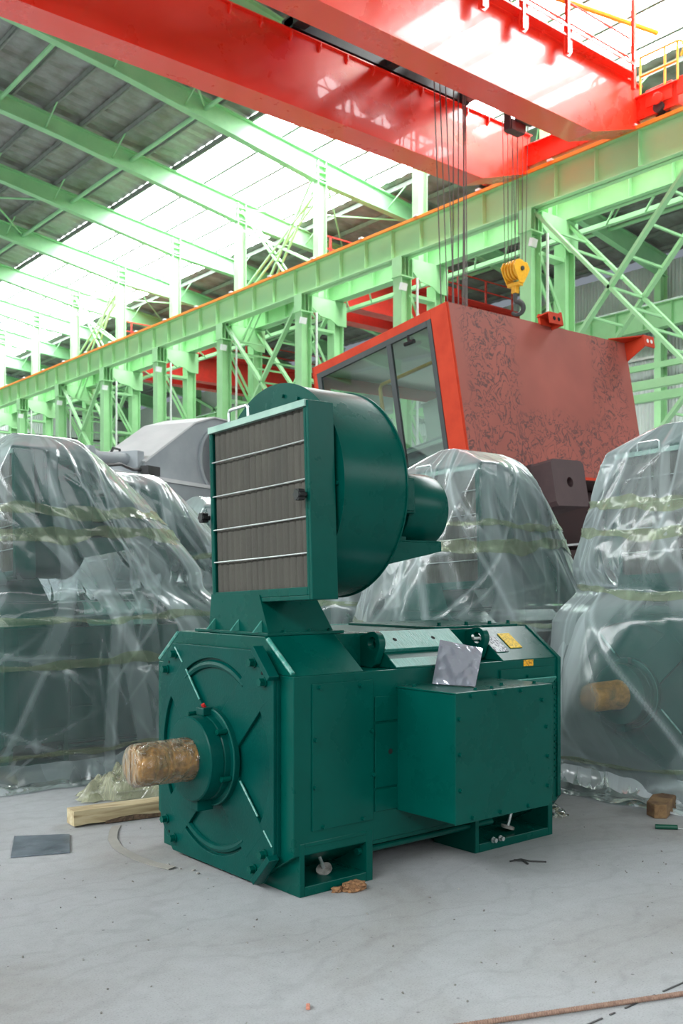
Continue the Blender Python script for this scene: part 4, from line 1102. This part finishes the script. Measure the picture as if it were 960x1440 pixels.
    me = bpy.data.meshes.new('plastic_sheet')
    verts = vs.tolist(); faces = [tuple(f) for f in fs.tolist()]; faces.append(tuple((nz-1)*NT+k for k in range(NT)))
    me.from_pydata(verts, [], faces); me.polygons.foreach_set('use_smooth', [True]*len(me.polygons)); me.materials.append(MFILM)
    at_ = me.attributes.new('layers', 'FLOAT', 'POINT'); at_.data.foreach_set('value', np.clip(D, 0, 1.4).astype(np.float32).ravel())
    film = bpy.data.objects.new('plastic_sheet', me); COL.objects.link(film); film.parent = root
    # loose crumpled hem lying on the floor
    M_, n_ = 22, NT
    tq = np.linspace(0, 2*pi, n_, endpoint=False)
    e_out = .17+.06*sum(np.sin(q*tq+rnd.uniform(0, 6))/math.sqrt(q) for q in (2, 3, 5, 8, 13, 21))
    hh_ = .5+.5*np.abs(sum(np.sin(q*tq+rnd.uniform(0, 6)) for q in (4, 7, 12, 19, 33)))/2.2
    i12 = int(np.searchsorted(np.array(zs), .16)); Rb = R[i12]
    V = []
    p1, p2, p3 = (rnd.uniform(0, 6) for _ in range(3))
    for k in range(M_+1):
        s_ = k/M_; rr_ = Rb-.03+(e_out+.04)*s_+.010*np.sin(7*tq+5*s_+p1)
        fold = np.abs(np.sin(6*tq+1.8*np.sin(3*tq+p2)+2.2*s_))**.8*.6+np.abs(np.sin(13*tq+2*np.sin(5*tq+p3)-3*s_))*.25+.15*np.abs(np.sin(31*tq+4*s_+p1))
        env = .02+.11*(1-s_)**.5*(.55+.45*np.sin(4*tq+p2))**1
        zq = env*hh_*(.25+.75*fold*(.6+.4*math.cos(9*s_)))+.003
        if k == 0: zq = zq*.3+.13
        V.append(np.stack([Cn[i12][0]+rr_*np.cos(tq), Cn[i12][1]+rr_*np.sin(tq), zq], -1))
    v = np.concatenate(V).tolist(); f = [(k*n_+i, k*n_+(i+1) % n_, (k+1)*n_+(i+1) % n_, (k+1)*n_+i) for k in range(M_) for i in range(n_)]
    me = bpy.data.meshes.new('loose_hem'); me.from_pydata(v, [], f); me.polygons.foreach_set('use_smooth', [True]*len(me.polygons)); me.materials.append(MHEM)
    o = bpy.data.objects.new('loose_hem', me); COL.objects.link(o); o.parent = film; o['label'] = 'crumpled milky hem of the sheet lying on the floor'
    # tape bands following the sheet
    for (z0, hgt, tilt, ph) in bands:
        n = 260; tq = np.linspace(0, 2*pi, n, endpoint=False)
        zc = z0+tilt*np.sin(tq+ph)+.010*np.sin(5*tq+ph)+.006*np.sin(11*tq)
        hh = hgt*(.75+.35*np.sin(3*tq+ph*2)*np.sin(7*tq))
        rows = []
        for k in range(4):
            zq = zc+hh*(k/3-.5)+(.004*np.sin(23*tq+k) if k in (0, 3) else 0)
            x, y, z = surf(zq, tq, .007+.003*np.sin(17*tq+k*2)); rows.append(np.stack([x, y, z], -1))
        v = np.concatenate(rows).tolist(); f = [(k*n+i, k*n+(i+1) % n, (k+1)*n+(i+1) % n, (k+1)*n+i) for k in range(3) for i in range(n)]
        me = bpy.data.meshes.new('tape_band'); me.from_pydata(v, [], f); me.polygons.foreach_set('use_smooth', [True]*len(me.polygons)); me.materials.append(MTAPE)
        o = bpy.data.objects.new('tape_band', me); COL.objects.link(o); o.parent = film; o['label'] = 'yellowish clear packing tape wound around the sheet'
    return film
def wrapped(dx, dy, dz, label, seed, rot=0, **kw):
    r = empty('wrapped_motor', (2.335+dx, 3.67+dy, 0), (0, 0, rot)); tag(r, label, 'motor', 'motors under clear plastic sheeting')
    for ch in ALLCH[motor.name]:
        c = copy_tree(ch, r, drop=kw.get('drop', ()))
        if c: c.location.z += dz
    kw.pop('drop', None)
    # packing timbers
    for x in (.1, 1.45): MB().box((x, -.5, .002), (x+.12, .5, dz-.002)).build('packing_timber', MWOOD, r)
    return r, make_film(r, dz, seed, **kw)
T5 = [(1.72, .09, .03, 0), (1.55, .10, .03, 2), (1.04, .05, .03, 1), (.72, .07, .04, 3), (.20, .035, .015, 2)]
wL, fL = wrapped(-.10, 2.80, .09, 'large plastic-wrapped motor at the left edge, behind the timber beam', 11, NT=520, NZ=210, bands=T5, drop=('terminal_box',), amp=1.0)
wR, fR = wrapped(2.81, -.19, .09, 'plastic-wrapped motor at the right edge with its brown shaft showing through', 23, NT=520, NZ=210,
    bands=[(1.72, .09, .02, 0), (1.56, .08, .02, 1), (1.22, .05, .05, .5), (.20, .035, .012, 2)], drop=('terminal_box',))
wC, fC = wrapped(2.30, 1.21, .03, 'plastic-wrapped motor right behind the bare motor, below the red cabin', 37, NT=460, NZ=190,
    bands=[(1.64, .05, .02, 0), (1.49, .10, .03, 2), (1.0, .05, .03, 1), (.3, .04, .01, 2)], drop=('terminal_box', 'fan_motor', 'motor_bracket'), fan=False, pinch=((1.36, .26, .15),))
wrapped(1.40, 4.45, .09, 'plastic-wrapped motor behind the large left one, its blower curve below the grey machine', 41, NT=260, NZ=110, bands=[(1.5, .06, .02, 0), (.9, .05, .02, 2)], drop=('terminal_box',))
wrapped(3.25, 6.05, .09, 'small-looking plastic-wrapped motor just left of the blower filter, tied with yellow tape', 53, NT=260, NZ=120, bands=[(1.62, .10, .03, 0), (1.46, .04, .06, 2), (.9, .05, .02, 2)], drop=('terminal_box',))
wrapped(2.80, 3.0, .09, 'plastic-wrapped motor glimpsed beneath the fan motor bracket, behind the bare motor', 67, NT=240, NZ=100, bands=[(1.1, .06, .02, 0), (.9, .05, .02, 2)], drop=('terminal_box',))
wrapped(4.70, 1.35, .09, 'plastic-wrapped motor peeping out in the dark gap left of the right-hand wrapped motor', 71, NT=240, NZ=100, bands=[(1.1, .06, .02, 0)], drop=('terminal_box', 'filter_frame', 'fan_housing', 'fan_motor', 'motor_bracket', 'duct')) if False else None

# marker writing on the blower housing of the large wrapped motor
def text(s, size, loc, rot, parent, m, ext=.0006, shear=.25):
    cu = bpy.data.curves.new('writing', 'FONT'); cu.body = s; cu.size = size; cu.extrude = ext; cu.shear = shear; cu.offset = .0016
    o = bpy.data.objects.new('tmp', cu); COL.objects.link(o)
    dg = bpy.context.evaluated_depsgraph_get(); me = bpy.data.meshes.new_from_object(o.evaluated_get(dg)); me.materials.clear(); me.materials.append(m)
    bpy.data.objects.remove(o)
    t = bpy.data.objects.new('handwriting', me); COL.objects.link(t); t.location = loc; t.rotation_euler = rot; t.parent = parent
    t['label'] = 'dark marker handwriting'; return t
for (s, ang_, x0, sz_) in (('Z500/1AX5)', 30, .205, .046), (')/20', 25, .42, .042), ('391 x Ko', 20, .22, .046)):
    a = math.radians(180+ -ang_)  # position on the housing facing the camera side
    R_ = .474
    yy, z_ = -.17-R_*math.cos(math.radians(ang_)), 1.64+.09+R_*math.sin(math.radians(ang_))
    text(s, sz_, (x0, yy-.004, z_), (pi/2-math.radians(ang_), -.0, 0), wL, MRIM)
# ================================================================== RED CABIN
CM = Matrix(((0.99893364, -0.03139696, -0.0338499), (0.03619103, 0.98773935, 0.15185913), (0.02866696, -0.15292225, 0.98782235)))
cb_ = empty('machine_cabin', (9.3247, 9.156, 4.9557)); cb_.rotation_mode = 'QUATERNION'; cb_.rotation_quaternion = CM.to_quaternion()
tag(cb_, 'large tilted red machine cabin with a dark-framed corner window', 'cabin')
LX, WY, HZ = 4.23, 2.79, 2.30
MB().box((.02, 0, -HZ), (LX, .03, 0)).build('side_plate', MPRI, cb_, label='matt red primer plate with dark curly smears')
MB().box((.02, .03, -.05), (LX, .25, 0)).box((.02, WY-.25, -.05), (LX, WY, 0)).box((.02, .25, -.05), (.25, WY-.25, 0)).box((LX-.4, .25, -.05), (LX, WY-.25, 0)).box((0, WY-.03, -HZ), (LX, WY, -1.6)).box((0, WY-.03, -.3), (LX, WY, 0)).box((0, WY-.03, -1.6), (.3, WY, -.3)).box((LX-.3, WY-.03, -1.6), (LX, WY, -.3)).build('shell', MCABF, cb_)  # middle of the roof left open to let daylight into the cabin
MB().box((LX-.03, .03, -HZ), (LX, WY, -1.2)).box((LX-.03, .03, -.35), (LX, WY, 0)).box((LX-.03, .03, -1.2), (LX, .5, -.35)).box((LX-.03, 2.2, -1.2), (LX, WY, -.35)).build('rear_wall', MAC, cb_)
MB().box((0, .03, -HZ), (LX, WY, -HZ+.06)).build('cabin_floor', MAR, cb_)
MB().box((.06, .05, -.11), (LX-.05, WY-.05, -.055)).build('ceiling_lining', MMILK, cb_, label='pale ceiling lining')  # made translucent so light from the added roof opening brightens the inside
fr = MB().box((0, 0, -HZ), (.05, .30, 0)).box((0, .30, -.13), (.05, WY, 0)).box((0, WY-.1, -HZ), (.05, WY, -.13)).box((0, .30, -HZ), (.05, WY-.1, -HZ+.1))
fr.build('window_surround', MCABF, cb_, bevel=.006)
g0, g1, zt_, zb_ = .30, WY-.1, -.13, -HZ+.1
gk = MB().box((-.012, g0, zb_), (.03, g0+.075, zt_)).box((-.012, g1-.09, zb_), (.03, g1, zt_)).box((-.012, g0+.075, zt_-.085), (.03, g1-.09, zt_)).box((-.012, g0+.075, zb_), (.03, g1-.09, zb_+.08))
gf_ = gk.build('window_frame', MWIN, cb_, bevel=.004)
MB().box((-.014, 1.08, zb_+.08), (.03, 1.17, zt_-.085)).build('mullion', MWIN, gf_, bevel=.003)
for (a, c) in ((g0+.075, 1.08), (1.17, g1-.09)): MB().box((.004, a, zb_+.08), (.010, c, zt_-.085)).build('glass_pane', MGLS, gf_)
MB().tube([(-.03, .72, -.225), (-.05, .70, -.30), (-.05, .64, -.33)], .022, 8).tube([(-.05, .78, -.33), (-.05, .60, -.34)], .03, 8).build('wiper_motor', MBLK, cb_, smooth=True)
MB().tube([(.5, 1.9, -HZ+.1), (.5, 1.9, -.55), (.5, 1.85, -.50), (.5, .35, -.50)], .028, 8).build('grab_rail', MYEL, cb_, smooth=True, label='yellow grab rail')
ac = MB().box((1.2, .6, -1.35), (1.9, 1.75, -.75)).build('air_conditioner', MAC, cb_, bevel=.02, label='cream box with a round fan opening')
MB().cyl((1.17, 1.0, -1.02), (1.2, 1.0, -1.02), .19, 24).build('fan_grille', MDARK, ac, smooth=True)
MB().box((1.0, .4, -2.2), (2.4, 2.3, -1.4)).box((.6, 1.4, -2.2), (.95, 2.5, -1.75)).build('console', MGREY, cb_, bevel=.02)
MB().bar((.9, .2, -1.5), (.9, 2.6, -1.5), .05, .05).bar((.9, .2, -1.9), (.9, 2.6, -1.9), .04, .04).build('inner_rail', MZN, cb_)
b = MB().box((2.0, -.02, -.02), (2.30, .02, .14)).box((1.98, -.20, -.06), (2.30, -.18, .10)).box((2.27, -.20, -.06), (2.30, .02, .14)).box((1.98, -.20, .09), (2.30, .02, .11))
l1 = b.build('lifting_bracket', MCABF, cb_, bevel=.004)
for x in (2.09, 2.20): MB().cyl((x, -.205, .02), (x, -.2, .02), .03, 14).build('bracket_hole', MHOLE, l1)
b = MB().prism([(3.75, 0), (LX, 0), (4.45, -.22), (4.45, -.34), (4.2, -.34)], .0, .02, 'z').box((4.18, -.36, -.16), (4.48, -.335, .02)).prism([(-.34, -.16), (0, -.30), (0, .0), (-.34, .0)], 4.2, 4.225, 'x')
l2 = b.build('lifting_bracket', MCABF, cb_, bevel=.004)
for x in (4.28, 4.39): MB().cyl((x, -.365, -.07), (x, -.36, -.07), .032, 14).build('bracket_hole', MWHT, l2)
MB().box((.02, -.012, -2.3), (LX, 0, -2.26)).box((.02, -.008, -2.3), (.04, 0, 0)).build('weld_edge', MCABF, cb_)

# chassis the cabin rests on
ch_ = empty('crawler_chassis', (11.5, 10.6, 0)); tag(ch_, 'dark maroon steel undercarriage beneath the tilted red cabin', 'chassis')
def cp(b, n, m, **k): return b.build(n, m, ch_, M=Matrix.Translation((-11.5, -10.6, 0)), **k)
Rt = CM
cp(MB().box((9.9, 9.9, .95), (13.8, 11.8, 1.9)), 'main_frame', MAR, bevel=.02)
cp(MB().prism([(9.6, 1.9), (13.7, 1.75), (13.7, 2.7), (9.8, 2.6)], 9.45, 11.6, 'y'), 'turntable_base', MAR, bevel=.02)
for y in (9.2, 11.8):
    cp(MB().prism([(9.2, .0), (13.9, .0), (14.2, .45), (13.9, .9), (9.2, .9), (8.9, .45)], y, y+.5, 'y'), 'track_frame', MDARK, bevel=.03)
cp(MB().obox((11.6, 9.15, 1.35), (4.2, .06, .75), Euler((.15, -.05, .08)).to_matrix()), 'side_skirt', MAR)
cp(MB().bar((9.6, 9.13, 1.62), (13.6, 9.3, 1.95), .03, .03), 'pale_edge', MGREYL, label='pale edge strip')
cp(MB().bar((8.05, 9.1, 1.42), (10.2, 10.4, 1.5), .26, .3), 'tow_beam', MAR)

# counterweight block with a pin hole
ct = empty('steel_block', (9.9, 8.95, 2.7)); ct.rotation_mode = 'QUATERNION'; ct.rotation_quaternion = CM.to_quaternion()
tag(ct, 'grey-maroon steel block with a round pin hole, under the bottom edge of the cabin', 'block')
def xz(b, n, m, **k): return b.build(n, m, ct, **k)
xz(MB().box((-.16, -.25, -.54), (.50, 1.5, .10)), 'inner_block', MARL, bevel=.006)
o_, h_ = plate_with_hole(lambda a: radial([(-.37, -.33), (.37, -.33), (.37, .31), (-.37, .31)], (0, 0), a), .07, n=40)
b = MB()
n = 40; vs = []
for y in (-.62, -.30):
    vs += [(.95+p[0], y, -.21+p[1]) for p in o_]; vs += [(.95+p[0], y, -.21+p[1]) for p in h_]
fs = []
for i in range(n):
    j = (i+1) % n
    fs += [(i, j, n+j, n+i), (2*n+i, 3*n+i, 3*n+j, 2*n+j), (i, 2*n+i, 2*n+j, j), (n+i, n+j, 3*n+j, 3*n+i)]
b.add(vs, fs); xz(b, 'pin_plate', MARL)
xz(MB().box((.58, -.30, -.54), (1.32, .9, .10)), 'outer_block', MARL, bevel=.006)
xz(MB().box((.49, -.20, -.50), (.60, .8, .08)), 'joining_web', MAR)

# ================================================================== GREY MACHINE PART
yaw = math.atan2(.97, 2.05)
gm = empty('grey_machine_frame', (5.49, 11.03, 0), (0, 0, yaw)); tag(gm, 'grey primed machine frame with a sloping boom, behind the wrapped motors', 'machinery')
MB().box((0, 0, 0), (3.9, 1.4, 2.58)).build('base_box', MGREY, gm, bevel=.01)
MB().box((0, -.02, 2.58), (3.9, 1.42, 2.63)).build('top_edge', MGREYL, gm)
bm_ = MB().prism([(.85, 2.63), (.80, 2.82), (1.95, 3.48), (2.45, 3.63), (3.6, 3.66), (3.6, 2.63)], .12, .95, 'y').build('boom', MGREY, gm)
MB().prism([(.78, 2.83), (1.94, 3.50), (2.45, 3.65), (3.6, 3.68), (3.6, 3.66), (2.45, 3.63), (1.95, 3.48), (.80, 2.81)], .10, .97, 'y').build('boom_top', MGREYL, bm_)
MB().lathe([(0, .47), (-.03, .47), (-.03, .42), (0, .41)], (2.52, .12, 3.02), 'y', 48).build('round_flange', MGREY, bm_, smooth=True)
hc = MB().cyl((-.10, .35, 2.80), (.72, .35, 2.86), .075, 20).cyl((-.16, .35, 2.79), (.1, .35, 2.81), .10, 16).build('hydraulic_cylinder', MGREY, gm, smooth=True)
MB().prism([(-.3, 2.63), (-.18, 2.92), (-.08, 2.92), (.02, 2.63)], .2, .5, 'y').build('cylinder_mount', MGREY, gm, bevel=.01)
MB().box((.70, .15, 2.63), (.84, .55, 2.96)).build('cylinder_mount', MGREY, gm, bevel=.01)
MB().box((.72, .0, 2.64), (.98, .12, 2.76)).build('black_clamp', MDARK, gm)
MB().tube([(.1, .2, 2.70), (.35, .15, 2.74), (.6, .15, 2.70), (.8, .1, 2.72)], .022, 8).tube([(.55, .5, 2.85), (.65, .5, 3.0), (.78, .5, 3.0), (.8, .5, 2.9)], .018, 8).build('hydraulic_hose', MDARK, gm, smooth=True)
MB().box((1.1, -.015, 2.06), (1.35, 0, 2.22)).build('vent_patch', MAR, gm)

# ================================================================== SMALL THINGS ON THE FLOOR
def at(name, x, y, z=0, rz=0): return empty(name, (x, y, z), (0, 0, rz))
# timber beam
tb = at('timber_beam', 2.152, 4.753, 0, -.13); tag(tb, 'rough pale timber beam lying between the bare motor and the left wrapped motor', 'timber')
random.seed(9)
b = MB(); n = 14
prof = []
for i in range(n+1):
    x = 1.15*i/n; w = .006*math.sin(i*1.3); prof.append((x, w))
vs = []
for x, w in prof: vs += [(x, .0+w*.4, .008+abs(w)), (x, .12, .004), (x, .122, .083), (x, .004, .085+w*.3)]
fs = []
for i in range(n):
    for k in range(4): a = i*4+k; c = i*4+(k+1)%4; fs.append((a, c, c+4, a+4))
fs += [(0, 3, 2, 1), tuple(n*4+k for k in range(4))]
b.add(vs, fs).build('beam', MWOOD, tb, bevel=.002)
vs = []
for i, (x, w) in enumerate(prof[2:]):
    h = .018+.016*abs(math.sin(i*.9))
    vs += [(x, -.003, .004), (x, -.003, h), (x, .03, .002)]
fs = []
for i in range(len(prof)-3): fs += [(3*i, 3*i+1, 3*i+4, 3*i+3), (3*i, 3*i+3, 3*i+5, 3*i+2)]
MB().add(vs, fs).build('bark_edge', MBARK, tb, label='dark bark along the lower edge')
# plate
pl = MB().prism([(1.697, 4.42), (1.939, 4.327), (2.075, 4.632), (1.848, 4.767)], .001, .009, 'z').build('steel_plate', MPLATE, None, bevel=.001)
tag(pl, 'small flat blue-grey plate lying on the floor at the left edge', 'plate')
# crumpled film
def crumple(name, c, sz, seed, m, lab, cat, n=26):
    rnd = random.Random(seed); vs = []; fs = []
    P = [(rnd.uniform(-1, 1), rnd.uniform(-1, 1), rnd.uniform(-3, 3), rnd.uniform(2, 7)) for _ in range(14)]
    for j in range(n+1):
        for i in range(n*2+1):
            u, v = i/(2*n)*2-1, j/n*2-1
            r = min(1, max(0, 1-abs(u)**3))*min(1, max(0, 1-abs(v)**3))
            hgt = sum(abs(math.sin(p[3]*(u*p[0]*2+v*p[1])+p[2])) for p in P)/14
            hgt = (hgt**2)*1.6*r*(1-.5*abs(u))
            vs.append((u*sz[0]+.02*math.sin(7*v+5*u), v*sz[1]+.02*math.sin(9*u), .004+hgt*sz[2]+.006*abs(math.sin(13*u+9*v))))
    w = 2*n+1
    for j in range(n):
        for i in range(2*n): a = j*w+i; fs.append((a, a+1, a+w+1, a+w))
    o = MB().add(vs, fs).build(name, m, None); o.location = c[:3]; o.rotation_euler.z = c[3]
    for p in o.data.polygons: p.use_smooth = True
    return tag(o, lab, cat)
crumple('film_scrap', (2.74, 5.26, 0, -.45), (.30, .13, .34), 4, MBAG, 'crumpled yellowish clear film behind the timber beam', 'film')
crumple('film_scrap', (4.33, 3.45, 0, .9), (.16, .05, .04), 8, MBAG, 'flat strip of yellowish tape on the floor right of the bare motor', 'tape', 14)
# wooden block, right
wb_ = at('wood_block', 4.66, 2.945, 0, .45); tag(wb_, 'brown wooden block sticking out under the right wrapped motor', 'timber')
MB().prism([(-.0, .0), (.30, -.02), (.31, .06), (.25, .105), (.05, .11), (-.02, .06)], -.0, .075, 'z').build('block', paint('brown_block', (.22, .13, .06), (.10, .055, .03), rough=.85, scale=9, bump=.15), wb_, bevel=.006)
# green plastic cap with a wire
lt = at('plastic_cap', 4.424, 2.861, .013, -.82); tag(lt, 'small dark green plastic tube with a thin wire on the floor at the right', 'tube')
MB().cyl((0, 0, 0), (.108, 0, 0), .0125, 16).build('tube', MDKG, lt, smooth=True); MB().tube([(.108, 0, -.005), (.15, .0, -.010), (.20, .01, -.011)], .0015, 5).build('wire', MZN, lt)
# rebar
p0, p1 = Vector((1.90, 1.978, .008)), Vector((2.95, 1.548, .008)); d = (p1-p0)
vs = []; nn_ = 420; pts = [p0+d*(i/nn_) for i in range(nn_+1)]; rr = [.0068 if i % 3 else .0085 for i in range(nn_+1)]
o = MB().tube(pts, rr, 8).build('rebar_rod', MRUST, None); tag(o, 'thin rusty ribbed steel rod crossing the bottom right corner', 'rod')
# dark wire pieces under the rod
b = MB()
for (a, c) in ((0, .20), (.27, .52), (.60, .64), (.70, .98)):
    q0, q1 = Vector((2.80, 1.704, .002)), Vector((2.20, 1.716, .002)); b.bar(q0.lerp(q1, a), q0.lerp(q1, c), .005, .003)
tag(b.build('wire_line', MDARK, None), 'broken dark wire line on the floor crossing the rusty rod', 'wire')
# peach chip, clod, strap, crumbs
o = MB().box((-.014, -.006, 0), (.014, .006, .009)).build('eraser_chip', MPINK, None, bevel=.002); o.location = (1.772, 2.304, .001); o.rotation_euler.z = .9; tag(o, 'tiny peach-coloured chip on the bare floor at the bottom centre', 'chip')
def clod(loc, s, seed, lab, m=MCLOD, name='sawdust_clod', cat='clod', sub=2):
    bm = bmesh.new(); bmesh.ops.create_icosphere(bm, subdivisions=sub, radius=1); rnd = random.Random(seed)
    for v in bm.verts:
        k = 1+rnd.uniform(-.3, .25); v.co = Vector((v.co.x*s[0]*k, v.co.y*s[1]*k, max(0, v.co.z*k*.8+.35)*s[2]))
    me = bpy.data.meshes.new(name); bm.to_mesh(me); bm.free(); me.materials.append(m)
    o = bpy.data.objects.new(name, me); COL.objects.link(o); o.location = loc; return tag(o, lab, cat)
clod((2.60, 3.075, .001), (.055, .035, .032), 3, 'brown crumbly clod just in front of the near foot of the motor', sub=3)
clod((2.535, 3.10, .001), (.03, .02, .018), 5, 'smaller brown crumb tucked under the near foot edge, left of the clod')
for i, (x, y, s) in enumerate(((2.19, 3.86, .010), (2.205, 3.78, .006), (2.235, 3.72, .009), (2.225, 3.67, .010))):
    clod((x, y, .001), (s, s*.8, s*.8), 20+i, ('pale concrete crumb, leftmost of the four beside the motor end plate', 'tiny dark crumb, second from the left beside the motor end plate', 'concrete crumb, third from the left beside the motor end plate', 'dark crumb, rightmost of the four beside the motor end plate')[i], MPEB, 'concrete_crumb', 'crumb', 1)
rnd = random.Random(77); gb = MB()
for i in range(240):
    x, y = rnd.uniform(1.2, 4.4), rnd.uniform(1.2, 4.6)
    if 2.25 < x < 4.05 and 2.9 < y < 4.3: continue
    s = rnd.uniform(.0015, .0045); gb.obox((x, y, s*.5), (s*2, s, s), Euler((rnd.random(), rnd.random(), rnd.random()*6)).to_matrix())
tag(gb.build('floor_grit', MPEB, None), 'fine grit scattered over the floor', 'grit')['kind'] = 'stuff'
# flat strap curling out from under the timber
cp_ = [(2.343, 4.66), (2.27, 4.55), (2.20, 4.42), (2.155, 4.28), (2.135, 4.15), (2.135, 4.03), (2.15, 3.92), (2.175, 3.80)]
vs = []; fs = []
for i, (x, y) in enumerate(cp_):
    a = Vector(cp_[min(i+1, len(cp_)-1)])-Vector(cp_[max(i-1, 0)]); a.normalize(); nx, ny = -a.y, a.x
    z = .002+.004*math.sin(i*1.1)**2
    for (o1, zz_) in ((-.022, z), (.022, z+.003), (.022, z+.001), (-.022, z-.002)): vs.append((x+nx*o1*1, y+ny*o1, max(.0005, zz_)))
for i in range(len(cp_)-1):
    for k in range(4): a = i*4+k; c = i*4+(k+1)%4; fs.append((a, c, c+4, a+4))
tag(MB().add(vs, fs).build('cardboard_strap', MPAPER, None), 'thin curved grey-brown strap on the floor between timber and motor', 'strap')
tag(MB().tube([(2.36, 4.03, .002), (2.37, 3.98, .004), (2.34, 3.93, .002)], .0018, 5).build('bent_wire', MDARK, None), 'short bent dark wire beside the lower left corner of the end plate', 'wire')
b = MB().tube([(3.40, 2.94, .003), (3.44, 2.91, .012), (3.47, 2.88, .004), (3.52, 2.83, .003)], .004, 6).tube([(3.43, 2.94, .003), (3.44, 2.90, .01), (3.43, 2.86, .003)], .005, 6)
tag(b.build('twig_debris', MDARK, None), 'small dark twig-like scrap in the shadow before the far foot', 'scrap')
